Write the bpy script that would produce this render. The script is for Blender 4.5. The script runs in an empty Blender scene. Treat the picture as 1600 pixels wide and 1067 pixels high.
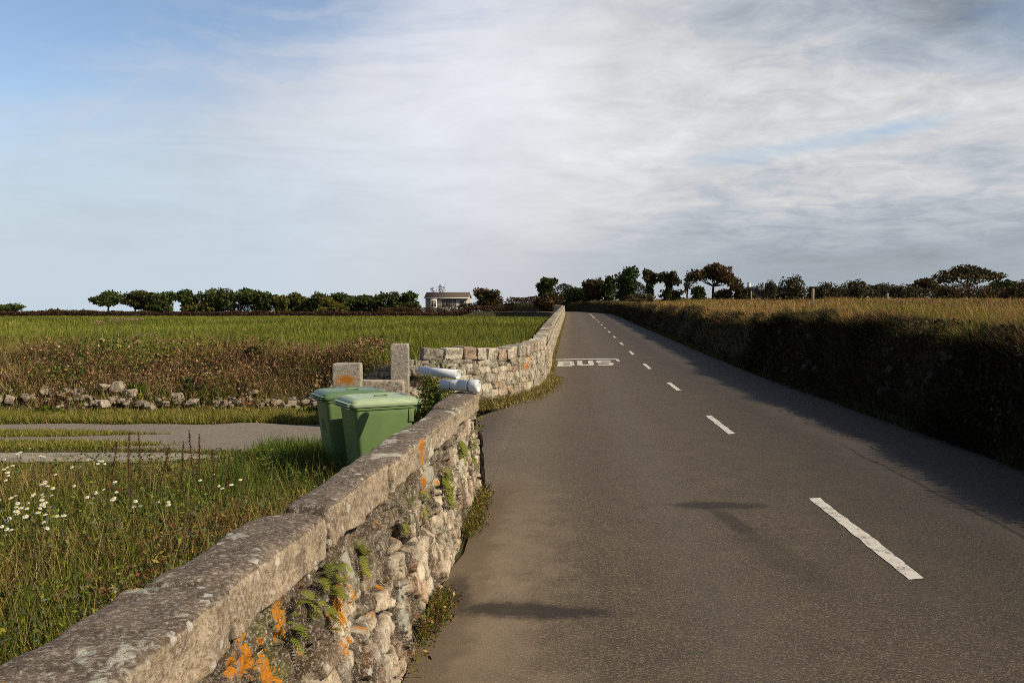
import bpy, math, random
import numpy as np
random.seed(7); RNG = np.random.default_rng(11)
S = bpy.context.scene
COL = S.collection
R = math.radians

# ------------------------------------------------------------------ numpy noise
def _hash(*c):
    h = np.zeros(c[0].shape, dtype=np.uint32) + np.uint32(374761393)
    for k, v in enumerate(c):
        h = (h ^ (v.astype(np.int64).astype(np.uint32) * np.uint32([668265263, 2246822519, 3266489917][k]))) * np.uint32(2654435761)
        h ^= h >> np.uint32(15)
    h = h * np.uint32(2246822519); h ^= h >> np.uint32(13)
    return h.astype(np.float64) / 4294967295.0
def vnoise(*p):
    p = [np.asarray(a, float) for a in np.broadcast_arrays(*p)]
    i = [np.floor(a) for a in p]; f = [a - b for a, b in zip(p, i)]
    f = [a * a * (3 - 2 * a) for a in f]
    out = 0
    for k in range(2 ** len(p)):
        w = 1; c = []
        for d in range(len(p)):
            b = (k >> d) & 1
            c.append(i[d] + b); w = w * (f[d] if b else 1 - f[d])
        out = out + w * _hash(*c)
    return out
def fbm(*p, oct=4):
    s = 0; a = .5; t = 0
    for k in range(oct):
        s = s + a * vnoise(*[np.asarray(q) * 2.0 ** k + 17.3 * k for q in p]); t += a; a *= .5
    return s / t
def sstep(a, b, x):
    t = np.clip((np.asarray(x, float) - a) / (b - a), 0, 1); return t * t * (3 - 2 * t)

# ------------------------------------------------------------------ mesh building
def build(name, parts, mat, parent=None, smooth=False, attrs=None):
    """parts: list of (verts, faces or list of faces arrays, colour)"""
    V = []; C = []; loops = []; sizes = []; n = 0
    for v, fs, c in parts:
        v = np.asarray(v, float).reshape(-1, 3); V.append(v)
        c = np.asarray(c, float)
        C.append(np.broadcast_to(c, (len(v), 3)) if c.ndim == 1 else c)
        if not isinstance(fs, list): fs = [fs]
        for f in fs:
            f = np.asarray(f, np.int64)
            if f.ndim == 1: f = f.reshape(1, -1)
            if f.size == 0: continue
            loops.append((f + n).ravel()); sizes.append(np.full(f.shape[0], f.shape[1]))
        n += len(v)
    V = np.concatenate(V); C = np.concatenate(C); loops = np.concatenate(loops); sizes = np.concatenate(sizes)
    me = bpy.data.meshes.new(name)
    me.vertices.add(len(V)); me.vertices.foreach_set('co', V.astype(np.float32).ravel())
    me.loops.add(len(loops)); me.loops.foreach_set('vertex_index', loops.astype(np.int32))
    me.polygons.add(len(sizes))
    st = np.concatenate([[0], np.cumsum(sizes)[:-1]]).astype(np.int32)
    me.polygons.foreach_set('loop_start', st)
    if smooth: me.polygons.foreach_set('use_smooth', np.ones(len(sizes), bool))
    me.update(calc_edges=True)
    a = me.attributes.new('tint', 'FLOAT_COLOR', 'POINT')
    a.data.foreach_set('color', np.concatenate([C, np.ones((len(C), 1))], 1).astype(np.float32).ravel())
    for k, arr in (attrs or {}).items():
        b = me.attributes.new(k, 'FLOAT', 'POINT'); b.data.foreach_set('value', np.asarray(arr, np.float32).ravel())
    me.materials.append(mat)
    o = bpy.data.objects.new(name, me); COL.objects.link(o)
    if parent: o.parent = parent
    return o
def tag(o, label=None, cat=None, group=None, kind=None):
    for k, v in (('label', label), ('category', cat), ('group', group), ('kind', kind)):
        if v: o[k] = v
    return o
def empty(name, loc=(0, 0, 0), rz=0):
    o = bpy.data.objects.new(name, None); COL.objects.link(o); o.location = loc; o.rotation_euler[2] = rz
    o.empty_display_size = .1
    return o
def copy_tree(o, parent=None):
    c = o.copy(); COL.objects.link(c)
    if parent: c.parent = parent
    for ch in list(o.children): copy_tree(ch, c)
    return c
def gridfaces(nu, nv, closed_v=False):
    i, j = np.meshgrid(np.arange(nu - 1), np.arange(nv if closed_v else nv - 1), indexing='ij')
    i = i.ravel(); j = j.ravel(); j2 = (j + 1) % nv
    return np.stack([i * nv + j, (i + 1) * nv + j, (i + 1) * nv + j2, i * nv + j2], 1)
def tube(pts, radii, sides=7, cap=True):
    pts = np.asarray(pts, float); n = len(pts)
    t = np.gradient(pts, axis=0); t /= np.linalg.norm(t, axis=1)[:, None] + 1e-9
    up = np.where(np.abs(t[:, 2:3]) > .9, np.array([[1., 0, 0]]), np.array([[0, 0, 1.]]))
    a = np.cross(t, up); a /= np.linalg.norm(a, axis=1)[:, None] + 1e-9
    b = np.cross(t, a)
    th = np.arange(sides) * 2 * np.pi / sides
    r = np.broadcast_to(np.asarray(radii, float), (n,))
    v = pts[:, None] + r[:, None, None] * (a[:, None] * np.cos(th)[None, :, None] + b[:, None] * np.sin(th)[None, :, None])
    fs = [gridfaces(n, sides, True)[:, ::-1]]
    if cap:
        fs += [np.arange(sides).reshape(1, -1), (np.arange(sides)[::-1] + (n - 1) * sides).reshape(1, -1)]
    return v.reshape(-1, 3), fs
def loft(loops, cap0=True, cap1=True):
    L = np.asarray(loops, float); n, m = L.shape[:2]
    fs = [gridfaces(n, m, True)]
    if cap0: fs.append(np.arange(m).reshape(1, -1))
    if cap1: fs.append((np.arange(m)[::-1] + (n - 1) * m).reshape(1, -1))
    return L.reshape(-1, 3), [f[:, ::-1] for f in fs]
def rrect(x0, x1, y0, y1, r, z, n=5):
    out = []
    for cx, cy, a0 in ((x1 - r, y1 - r, 0), (x0 + r, y1 - r, 90), (x0 + r, y0 + r, 180), (x1 - r, y0 + r, 270)):
        for k in range(n):
            a = R(a0 + 90 * k / (n - 1)); out.append((cx + r * math.cos(a), cy + r * math.sin(a), z))
    return out
def box(x0, x1, y0, y1, z0, z1):
    v = [(x0, y0, z0), (x1, y0, z0), (x1, y1, z0), (x0, y1, z0), (x0, y0, z1), (x1, y0, z1), (x1, y1, z1), (x0, y1, z1)]
    return np.array(v, float), np.array([(0, 3, 2, 1), (4, 5, 6, 7), (0, 1, 5, 4), (1, 2, 6, 5), (2, 3, 7, 6), (3, 0, 4, 7)])
def blades(P, h, w, lean, C, bend=.5, az=None):
    """tapered curved grass blades: 5 verts, quad + tri"""
    N = len(P); P = np.asarray(P, float)
    a = RNG.uniform(0, 2 * np.pi, N) if az is None else az
    f = RNG.uniform(0, 2 * np.pi, N)
    d = np.stack([np.cos(a), np.sin(a), np.zeros(N)], 1); s = np.stack([np.cos(f), np.sin(f), np.zeros(N)], 1)
    h = np.broadcast_to(h, (N,))[:, None]; w = np.broadcast_to(w, (N,))[:, None]; lean = np.broadcast_to(lean, (N,))[:, None]
    up = np.array([[0, 0, 1.]])
    m = P + up * h * .55 + d * h * lean * bend
    t = P + up * h * np.sqrt(np.clip(1 - (lean * .6) ** 2, .1, 1)) + d * h * lean
    v = np.stack([P - s * w, P + s * w, m + s * w * .75, m - s * w * .75, t], 1).reshape(-1, 3)
    b = np.arange(N)[:, None] * 5
    c = np.repeat(np.asarray(C), 5, 0)
    c = c * np.tile(np.array([.8, .8, 1, 1, 1.12]), N)[:, None]
    return v, [b + np.array([[0, 1, 2, 3]]), b + np.array([[3, 2, 4]])], c
def leaves(P, ln, wd, C, nrm=None, flat=.0):
    N = len(P); P = np.asarray(P, float)
    d = RNG.normal(size=(N, 3)); d[:, 2] = d[:, 2] * (1 - flat) ; d /= np.linalg.norm(d, axis=1)[:, None] + 1e-9
    q = RNG.normal(size=(N, 3)); s = np.cross(d, q); s /= np.linalg.norm(s, axis=1)[:, None] + 1e-9
    ln = np.broadcast_to(ln, (N,))[:, None]; wd = np.broadcast_to(wd, (N,))[:, None]
    v = np.stack([P - d * ln * .5, P + s * wd * .5, P + d * ln * .5, P - s * wd * .5], 1).reshape(-1, 3)
    return v, np.arange(N)[:, None] * 4 + np.array([[0, 1, 2, 3]]), np.repeat(np.asarray(C), 4, 0)
def palette(N, cols, weights, jit=.25):
    cols = np.array(cols, float); w = np.array(weights, float); w /= w.sum()
    k = RNG.choice(len(cols), N, p=w)
    return np.clip(cols[k] * (1 + RNG.normal(size=(N, 1)) * jit) * (1 + RNG.normal(size=(N, 3)) * .06), .004, .9)

# ------------------------------------------------------------------ node helper
class NT:
    def __init__(s, tree): s.t = tree; s.n = tree.nodes; s.l = tree.links
    def new(s, typ, **kw):
        n = s.n.new(typ)
        for k, v in kw.items(): setattr(n, k, v)
        return n
    def put(s, sock, v):
        if isinstance(v, bpy.types.NodeSocket): s.l.new(v, sock)
        elif v is not None:
            if isinstance(v, (tuple, list)) and sock.type == 'RGBA' and len(v) == 3: v = (*v, 1)
            sock.default_value = v
    def m(s, op, a, b=None, c=None, clamp=False):
        n = s.new('ShaderNodeMath', operation=op, use_clamp=clamp)
        for k, v in enumerate((a, b, c)):
            if v is not None: s.put(n.inputs[k], v)
        return n.outputs[0]
    def mix(s, f, a, b, blend='MIX'):
        n = s.new('ShaderNodeMix', data_type='RGBA', blend_type=blend)
        s.put(n.inputs[0], f); s.put(n.inputs[6], a); s.put(n.inputs[7], b); return n.outputs[2]
    def ramp(s, x, a, b, lo=0., hi=1., smooth=True):
        n = s.new('ShaderNodeMapRange', interpolation_type='SMOOTHSTEP' if smooth else 'LINEAR')
        for k, v in enumerate((x, a, b, lo, hi)): s.put(n.inputs[k], v)
        return n.outputs[0]
    def noise(s, vec, scale, detail=4, rough=.55, dist=0, col=False):
        n = s.new('ShaderNodeTexNoise'); s.put(n.inputs['Vector'], vec)
        n.inputs['Scale'].default_value = scale; n.inputs['Detail'].default_value = detail
        n.inputs['Roughness'].default_value = rough; n.inputs['Distortion'].default_value = dist
        return n.outputs[1 if col else 0]
    def voro(s, vec, scale, out=0, feature='F1', rnd=1):
        n = s.new('ShaderNodeTexVoronoi', feature=feature); s.put(n.inputs['Vector'], vec)
        n.inputs['Scale'].default_value = scale; n.inputs['Randomness'].default_value = rnd; return n.outputs[out]
    def vmul(s, vec, v):
        n = s.new('ShaderNodeVectorMath', operation='MULTIPLY'); s.put(n.inputs[0], vec); s.put(n.inputs[1], v); return n.outputs[0]
    def xyz(s, vec):
        n = s.new('ShaderNodeSeparateXYZ'); s.put(n.inputs[0], vec); return n.outputs
    def comb(s, x, y, z):
        n = s.new('ShaderNodeCombineXYZ')
        for k, v in enumerate((x, y, z)): s.put(n.inputs[k], v)
        return n.outputs[0]
    def attr(s, name, fac=False):
        n = s.new('ShaderNodeAttribute', attribute_name=name); return n.outputs['Fac' if fac else 'Color']
    def bump(s, h, strength, dist):
        n = s.new('ShaderNodeBump'); s.put(n.inputs['Height'], h)
        n.inputs['Strength'].default_value = strength; n.inputs['Distance'].default_value = dist; return n.outputs[0]
def material(name):
    m = bpy.data.materials.new(name); m.use_nodes = True
    t = NT(m.node_tree); b = t.n['Principled BSDF']
    b.inputs['Specular IOR Level'].default_value = .25
    return m, t, b
def plain(name, col, rough=.6, spec=.3, var=.12, scale=8, bump=0):
    m, t, b = material(name)
    geo = t.new('ShaderNodeNewGeometry').outputs['Position']
    n = t.noise(geo, scale, 4)
    c = t.mix(n, tuple(x * (1 - var) for x in col), tuple(x * (1 + var) for x in col))
    t.put(b.inputs['Base Color'], c); b.inputs['Roughness'].default_value = rough; b.inputs['Specular IOR Level'].default_value = spec
    if bump: t.put(b.inputs['Normal'], t.bump(t.noise(geo, scale * 6, 3), bump, .01))
    return m

def foliage_mat(name, transl=.25, rough=.65):
    m, t, b = material(name)
    c = t.attr('tint')
    t.put(b.inputs['Base Color'], c); b.inputs['Roughness'].default_value = rough; b.inputs['Specular IOR Level'].default_value = .12
    tr = t.new('ShaderNodeBsdfTranslucent'); t.put(tr.inputs[0], c)
    mx = t.new('ShaderNodeMixShader'); mx.inputs[0].default_value = transl
    t.l.new(b.outputs[0], mx.inputs[1]); t.l.new(tr.outputs[0], mx.inputs[2])
    t.l.new(mx.outputs[0], t.n['Material Output'].inputs[0])
    return m
M_LEAF = foliage_mat('leaf', .16)
M_GRASS = foliage_mat('grass_blade', .18, .7)

def stone_mat(name, white=.5, speck=60, bumpd=.004, lich=True, dark=.5, gs=1.0, topdark=False):
    m, t, b = material(name)
    pos = t.new('ShaderNodeTexCoord').outputs['Object']
    tint = t.attr('tint')
    n1 = t.noise(pos, 9 * gs, 6, .65); n2 = t.noise(pos, speck * gs, 5, .7); n3 = t.noise(pos, 22 * gs, 5, .6, 1.0)
    c = t.mix(t.ramp(n1, .3, .7), t.mix(1, tint, (.66, .63, .6), 'MULTIPLY'), t.mix(1, tint, (1.22, 1.2, 1.16), 'MULTIPLY'))
    c = t.mix(t.m('MULTIPLY', t.ramp(n2, .50, .64), dark), c, (.045, .036, .029))
    nb = t.noise(pos, 4.2 * gs, 6, .68, .8)
    c = t.mix(t.m('MULTIPLY', t.ramp(nb, .52, .64), .5), c, (.075, .055, .046))
    c = t.mix(t.m('MULTIPLY', t.ramp(t.noise(pos, 34 * gs, 6, .72, .4), .56, .66), .55), c, (.5, .44, .37))
    c = t.mix(t.m('MULTIPLY', t.ramp(n2, .50, .36), .45), c, (.52, .48, .42))
    # pale crustose lichen: patches and spots
    v = t.voro(pos, 16 * gs, 0); vn = t.m('ADD', v, t.m('MULTIPLY', t.m('SUBTRACT', n2, .5), .35))
    sel = t.ramp(t.noise(pos, 5 * gs, 3), .5, .64)
    spots = t.m('MULTIPLY', t.ramp(vn, .3, .24), sel)
    c = t.mix(t.m('MULTIPLY', spots, white), c, (.62, .6, .54))
    pt = t.m('ADD', t.noise(pos, 3.1 * gs, 3, .5), t.m('MULTIPLY', t.m('SUBTRACT', n3, .5), .3))
    c = t.mix(t.m('MULTIPLY', t.ramp(pt, .6, .67), white), c, (.5, .49, .4))
    if lich:
        lm = t.m('ADD', t.attr('lichen', True), t.m('ADD', t.m('MULTIPLY', t.m('SUBTRACT', n3, .5), 1.2), t.m('ADD', t.m('MULTIPLY', t.m('SUBTRACT', n2, .5), 2.2), t.m('MULTIPLY', t.m('SUBTRACT', t.noise(pos, 45 * gs, 4, .6), .5), 1.6))))
        lc = t.mix(t.ramp(n2, .35, .65), (.34, .1, .008), (.48, .2, .02))
        c = t.mix(t.ramp(lm, .46, .7), c, lc)
    t.put(b.inputs['Base Color'], c); b.inputs['Roughness'].default_value = .9; b.inputs['Specular IOR Level'].default_value = .15
    h = t.m('ADD', t.m('MULTIPLY', n2, .6), t.m('MULTIPLY', t.noise(pos, 200 * gs, 3, .6), .4))
    t.put(b.inputs['Normal'], t.bump(t.m('ADD', h, t.m('MULTIPLY', n3, .9)), 1.0, bumpd * 1.5))
    return m
M_COPING = stone_mat('weathered_granite', white=.75, speck=70, bumpd=.006, dark=.55)
M_RUBBLE = stone_mat('rubble_stone', white=.55, speck=80, bumpd=.006, dark=.45)
M_FARWALL = stone_mat('field_wall_stone', white=.5, speck=30, bumpd=.01, dark=.62, gs=.7)
M_DARKSTONE = plain('shaded_stone', (.07, .06, .052), .9, .1, .4, 9, .6)
M_BARK = plain('bark', (.06, .048, .036), .9, .1, .3, 5, .5)

# ------------------------------------------------------------------ the lie of the land
H_CAM = 1.75
def zr(y):
    y = np.asarray(y, float)
    q = np.clip(y - 20, 0, None); a = .0145 * (q - 4 * (1 - np.exp(-q / 4)))
    return np.where(y > 20, np.minimum(a, 1.28), 0) - 0.0
def cx(y):
    y = np.asarray(y, float)
    return 2.2 + .0712 * y - np.clip(y - 95, 0, 40) ** 2 / 90.
WX = np.array([-200, -3.2, -1.8, -1.2, -.6, 0, .4, .75, 1.1, 1.3, 3.0])
WY = np.array([15.2, 15.1, 14.8, 14.95, 15.25, 16.1, 17.4, 19.5, 23.5, 27.5, 53.])
def yw(x): return np.interp(x, WX, WY)
def G(x, y):
    x, y = np.broadcast_arrays(np.asarray(x, float), np.asarray(y, float))
    c = x - cx(y); z0 = zr(y)
    # right-hand bank
    u = c - 2.78
    nz = fbm(x * .9 + 5, y * .9, oct=3) - .5; nl = fbm(x * .23 + 9, y * .23, oct=2) - .5
    steep = .5 + .35 * (fbm(y * .35 + 3, y * 0 + 1.5, oct=2))
    crest = 1.36 + .28 * (fbm(y * .3, y * 0 + 7, oct=2) - .4) - .12 * sstep(30, 90, y)
    hr = crest * sstep(0, 1, u / steep) + .40 * sstep(1, 16, u) + (nz * .26 * sstep(.1, .6, u)) + nl * .22 * sstep(1, 5, u)
    zR = z0 - .05 + hr
    # left-hand side: verge and lane a little below the road, field above its stony bank
    low = z0 - .05 - .2 * sstep(-3.1, -4.3, c)
    s = np.minimum(y - yw(x) - .1, -(c + 3.0))
    w = .5 + 2.9 * sstep(-2.2, -4.2, x)
    fld = .66 + .06 * sstep(18, 45, y) - .34 * sstep(50, 130, y)
    lane = sstep(8.6, 9.6, y) * (1 - sstep(14.0, 14.4, y)) 
    k = sstep(0, 1, s / w)
    bump = (nz * .10 * (1 - lane) * sstep(-3.0, -3.6, c)) + nz * .42 * k * (1 - k) * 4 + nl * .12 * k
    zL = low * (1 - k) + fld * k + bump
    zc = z0 - .05
    z = np.where(c > 0, np.where(u > 0, zR, zc), np.where(c < -2.72, zL, zc))
    far = sstep(170, 900, np.hypot(x, y))
    return z * (1 - far) - 10. * far
def project_xy(px, py, z):
    """photo pixel (1600 wide) on a horizontal plane at height z -> x, y"""
    d = (H_CAM - z) * 1300. / (py - 482.); return (px - 800.) / 1300. * d, d

def lines(a, b, step, far, grow=1.22):
    mid = np.arange(a, b, step); lo = [a]; s = step
    while lo[-1] > -far: s *= grow; lo.append(lo[-1] - s)
    hi = [mid[-1]]; s = step
    while hi[-1] < far: s *= grow; hi.append(hi[-1] + s)
    return np.concatenate([np.array(lo[1:])[::-1], mid, np.array(hi[1:])])
gx = lines(-12, 24, .17, 2500); gy0 = lines(-3, 32, .2, 2500)
gy = np.unique(np.concatenate([gy0[gy0 < 32], np.arange(32, 140, .8), gy0[gy0 > 140]]))
XX, YY = np.meshgrid(gx, gy, indexing='ij')
ZZ = G(XX, YY)
m, t, b = material('ground_soil')
pos = t.new('ShaderNodeNewGeometry').outputs['Position']
n = t.noise(pos, .6, 5, .6); n2 = t.noise(pos, 7, 6, .65)
c = t.mix(t.ramp(n, .35, .65), (.085, .062, .03), (.075, .072, .026))
c = t.mix(t.ramp(n2, .45, .7), c, (.03, .024, .013))
t.put(b.inputs['Base Color'], c); b.inputs['Roughness'].default_value = .95; b.inputs['Specular IOR Level'].default_value = .1
t.put(b.inputs['Normal'], t.bump(n2, 1, .05))
M_SOIL = m
g = build('ground', [(np.stack([XX, YY, ZZ], 2).reshape(-1, 3), gridfaces(len(gx), len(gy)), (.1, .08, .04))], M_SOIL, smooth=True)
tag(g, kind='structure')

# ------------------------------------------------------------------ road
def ellipse(t, X, Y, x0, y0, a, b_, ang, wob):
    ca, sa = math.cos(ang), math.sin(ang)
    dx = t.m('SUBTRACT', X, x0); dy = t.m('SUBTRACT', Y, y0)
    p = t.m('DIVIDE', t.m('ADD', t.m('MULTIPLY', dx, ca), t.m('MULTIPLY', dy, sa)), a)
    q = t.m('DIVIDE', t.m('SUBTRACT', t.m('MULTIPLY', dy, ca), t.m('MULTIPLY', dx, sa)), b_)
    r = t.m('SQRT', t.m('ADD', t.m('MULTIPLY', p, p), t.m('MULTIPLY', q, q)))
    return t.m('ADD', r, wob)
def asphalt(name, base, warm, road=True):
    m, t, b = material(name)
    pos = t.new('ShaderNodeNewGeometry').outputs['Position']; X, Y, Z = t.xyz(pos)
    fine = t.noise(pos, 170, 3, .7); agg = t.voro(pos, 135, 1); aggv = t.xyz(agg)[0]
    big = t.noise(pos, .45, 4, .55); mid = t.noise(pos, 3.2, 5, .6)
    c = t.mix(t.ramp(big, .3, .7), tuple(x * .86 for x in base), tuple(x * 1.12 for x in base))
    c = t.mix(t.m('MULTIPLY', t.ramp(mid, .35, .7), .5), c, warm); blot = t.noise(t.vmul(pos, (1, .35, 1)), 1.4, 5, .65); c = t.mix(t.m('MULTIPLY', t.ramp(blot, .52, .72), .3), c, tuple(x * .5 for x in base))
    c = t.mix(t.m('MULTIPLY', t.ramp(aggv, .55, .98), .6), c, tuple(min(1, x * 2.3) for x in warm))
    c = t.mix(t.m('MULTIPLY', t.ramp(fine, .48, .66), .75), c, tuple(x * .22 for x in base))
    c = t.mix(t.m('MULTIPLY', t.ramp(t.voro(pos, 38, 0), .1, .04), t.ramp(t.xyz(t.voro(pos, 38, 1))[1], .8, .9)), c, (.42, .4, .36))
    rough = .82
    if road:
        cc = t.m('SUBTRACT', X, t.m('ADD', 2.2, t.m('MULTIPLY', Y, .0712)))
        # gritty, paler strip beside the wall, wheel tracks
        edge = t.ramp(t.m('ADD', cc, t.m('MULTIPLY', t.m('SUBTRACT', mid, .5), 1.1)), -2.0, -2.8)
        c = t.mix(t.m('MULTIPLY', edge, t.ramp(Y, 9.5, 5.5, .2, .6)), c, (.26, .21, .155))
        c = t.mix(t.ramp(t.m('ADD', cc, t.m('MULTIPLY', t.m('SUBTRACT', big, .5), 1.6)), -1.6, 1.4), t.mix(1, c, (1.28, 1.2, 1.08), 'MULTIPLY'), t.mix(1, c, (.66, .63, .62), 'MULTIPLY'))  # painted shading: right lane darker, left lighter, for lens falloff and viewing angle
        trk = t.m('ABSOLUTE', t.m('SUBTRACT', t.m('ABSOLUTE', cc), 1.35))
        c = t.mix(t.m('MULTIPLY', t.ramp(trk, .5, .0), .22), c, (.125, .108, .09))
        dirt = t.ramp(t.m('ADD', cc, t.m('MULTIPLY', t.m('SUBTRACT', t.noise(pos, 5, 4), .5), .5)), -2.62, -2.85)
        mouth = t.m('MULTIPLY', t.ramp(Y, 7.8, 8.6), t.ramp(Y, 16.0, 15.0)); c = t.mix(t.m('MULTIPLY', t.m('MULTIPLY', dirt, .5), t.m('SUBTRACT', 1., mouth)), c, (.1, .068, .04))
        wob = t.m('ADD', t.m('MULTIPLY', t.m('SUBTRACT', t.noise(pos, 4, 5, .7), .5), 1.5), t.m('MULTIPLY', t.m('SUBTRACT', t.noise(pos, 40, 3), .5), .5))
        dark_marks = None  # dark irregular ellipses blended into the asphalt colour
        for (x0, y0, a, bb, ang, st) in ((1.78, 7.22, .52, .16, -.04, .8), (1.78, 6.6, .11, .6, .08, .6), (1.86, 5.6, .2, .9, .1, .3),
                                         (.12, 4.72, .56, .15, -.12, .85), (-.34, 5.1, .1, .45, .1, .6), (-.3, 4.78, .22, .14, 0, .4)):
            e = t.m('MULTIPLY', t.ramp(ellipse(t, X, Y, x0, y0, a, bb, ang, wob), 1.15, .45), st)
            dark_marks = e if dark_marks is None else t.m('MAXIMUM', dark_marks, e)
        c = t.mix(t.m('MULTIPLY', dark_marks, .95), c, (.024, .019, .017))
        # long tar seam
        lx = t.m('SUBTRACT', cc, t.m('ADD', 1.22, t.m('MULTIPLY', t.m('SUBTRACT', t.noise(pos, 1.2, 4), .5), .22)))
        seam = t.m('MULTIPLY', t.ramp(t.m('ABSOLUTE', lx), .03, .012), t.ramp(Y, 11.5, 9.5))
        c = t.mix(t.m('MULTIPLY', seam, .8), c, (.022, .02, .019))
    else:
        c = t.mix(t.ramp(t.m('ADD', X, t.m('MULTIPLY', t.m('SUBTRACT', mid, .5), 2.)), -3.2, -1.2), c, t.mix(1, c, (.68, .645, .58), 'MULTIPLY'))
    t.put(b.inputs['Base Color'], c)
    b.inputs['Roughness'].default_value = rough; b.inputs['Specular IOR Level'].default_value = .2
    h = t.m('ADD', t.m('MULTIPLY', aggv, .6), fine)
    t.put(b.inputs['Normal'], t.bump(h, .55, .006))
    return m
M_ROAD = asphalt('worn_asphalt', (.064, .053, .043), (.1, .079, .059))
M_LANE = asphalt('lane_asphalt', (.19, .16, .135), (.24, .195, .15), False)
ry = np.concatenate([np.arange(-8, 30, .4), np.arange(30, 128, 1.)])
rc = np.linspace(-3.0, 3.0, 21)
RC, RY = np.meshgrid(rc, ry, indexing='ij')
edgewob = np.where(np.abs(RC) > 2.9, (fbm(RY * 1.3, RC * 0, oct=3) - .5) * .25, 0) * (1 - sstep(7.6, 8.6, RY) * sstep(16.5, 15.5, RY) * (RC < 0))
RX = cx(RY) + RC + edgewob
def zroad(x, y): return zr(y) + .035 * (1 - (np.clip(np.abs(x - cx(y)), 0, 3) / 3) ** 2)
RZ = zroad(RX, RY) - .03 * (np.abs(RC) > 2.95) * (1 - sstep(7.6, 8.6, RY) * sstep(16.5, 15.5, RY) * (RC < 0))
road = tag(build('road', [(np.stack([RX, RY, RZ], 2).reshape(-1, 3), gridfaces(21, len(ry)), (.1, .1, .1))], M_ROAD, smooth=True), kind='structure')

# painted markings
m, t, b = material('road_paint')
pos = t.new('ShaderNodeNewGeometry').outputs['Position']
w = t.m('ADD', t.m('MULTIPLY', t.noise(pos, 60, 5, .7), .6), t.m('MULTIPLY', t.noise(pos, 9, 4), .4))
c = t.mix(t.ramp(w, .49, .62), (.58, .54, .47), (.2, .175, .145))
t.put(b.inputs['Base Color'], c); b.inputs['Roughness'].default_value = .7
M_PAINT = m
def strip_on_road(name, quads, parent):
    """quads: list of 4-corner polygons in (c, y): subdivided and laid 6 mm above the road"""
    parts = []
    for q in quads:
        q = np.array(q, float); n = 25; k = 4
        u, v = np.meshgrid(np.linspace(0, 1, n), np.linspace(0, 1, k), indexing='ij')
        p = (q[0] * ((1 - u) * (1 - v))[..., None] + q[1] * (u * (1 - v))[..., None] + q[2] * (u * v)[..., None] + q[3] * ((1 - u) * v)[..., None]).reshape(-1, 2)
        x = p[:, 0] + cx(p[:, 1]); y = p[:, 1]
        ed = (fbm(x * 40, y * 14, oct=3) - .5) * .034
        parts.append((np.stack([x + ed, y, zroad(x, y) + .004], 1), gridfaces(n, k)[:, ::-1] if False else gridfaces(n, k), (1, 1, 1)))
    return build(name, parts, M_PAINT, parent)
dash_y = [(-5.5, -3.5), (5.2, 7.45)] + [(11.3 + 6 * k, 13.25 + 6 * k) for k in range(0, 11)]
for k, (y0, y1) in enumerate(dash_y):
    off = [.0, .0, .0, .06, .02, .0][k] if k < 6 else 0
    hw = .05 if k != 1 else .055
    strip_on_road('centre_dash', [[(off - hw, y0), (off - hw, y1), (off + hw, y1 + .03), (off + hw, y0 + .03)]], road)
strip_on_road('centre_line', [[(-.05, 78 + 4 * k), (-.05, 81.6 + 4 * k), (.05, 81.6 + 4 * k), (.05, 78 + 4 * k)] for k in range(5)], road)
# BUS, elongated as on the road, and the end of the bay line
def poly_strokes(strokes, x0, wx, y0, hy, th_x, th_y):
    out = []
    for (ax, ay, bx, by) in strokes:   # stroke rectangles in letter cells (0..1)
        out.append([(x0 + ax * wx, y0 + ay * hy), (x0 + ax * wx, y0 + by * hy), (x0 + bx * wx, y0 + by * hy), (x0 + bx * wx, y0 + ay * hy)])
    return out
Y0, HY = 24.6, 2.0
cB = lambda px, y: (px - 800) / 1300 * y - float(cx(y))
x1, x2, x3, x4 = (cB(872, 26), cB(901, 26), cB(930, 26), cB(957, 26))
LW = (x4 - x1 - .16) / 3
qs = []
TX, TY = .32, .26
B = [(0, 0, TX, 1), (TX, 0, .86, TY * .8), (TX, .41, .84, .41 + TY * .8), (TX, 1 - TY * .8, .84, 1), (.74, .12, 1, .46), (.72, .56, .97, .88)]
U = [(0, .12, TX, 1), (1 - TX, .12, 1, 1), (.1, 0, .9, TY * .9)]
Sx = [(.04, 0, .9, TY * .8), (.7, .12, 1, .48), (.1, .42, .9, .42 + TY * .8), (0, .52, .3, .9), (.1, 1 - TY * .8, .96, 1)]
for k, L in enumerate((B, U, Sx)):
    xx = x1 + k * (LW + .08)
    # small overlaps inside a letter are separated by clipping the rectangles apart
    for j, (ax, ay, bx, by) in enumerate(L):
        qs.append([(xx + ax * LW, Y0 + ay * HY), (xx + ax * LW, Y0 + by * HY), (xx + bx * LW, Y0 + by * HY), (xx + bx * LW, Y0 + ay * HY)])
bus = strip_on_road('bus_lettering', qs, road)
me = bus.data   # lift each stroke by a hair so no two faces share a plane
co = np.empty(len(me.vertices) * 3, np.float32); me.vertices.foreach_get('co', co); co = co.reshape(-1, 3)
co[:, 2] += np.repeat(np.arange(len(qs)), 100) * .0006; me.vertices.foreach_set('co', co.ravel()); me.update()
c0, c1 = -2.72, cB(964, 27.3)
strip_on_road('bay_line', [[(c0, 27.2), (c0, 27.55), (c1, 27.55), (c1, 27.2)], [(c1 - .05, 26.3), (c1 - .05, 27.18), (c1 + .05, 27.18), (c1 + .05, 26.3)]], road)

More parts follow.
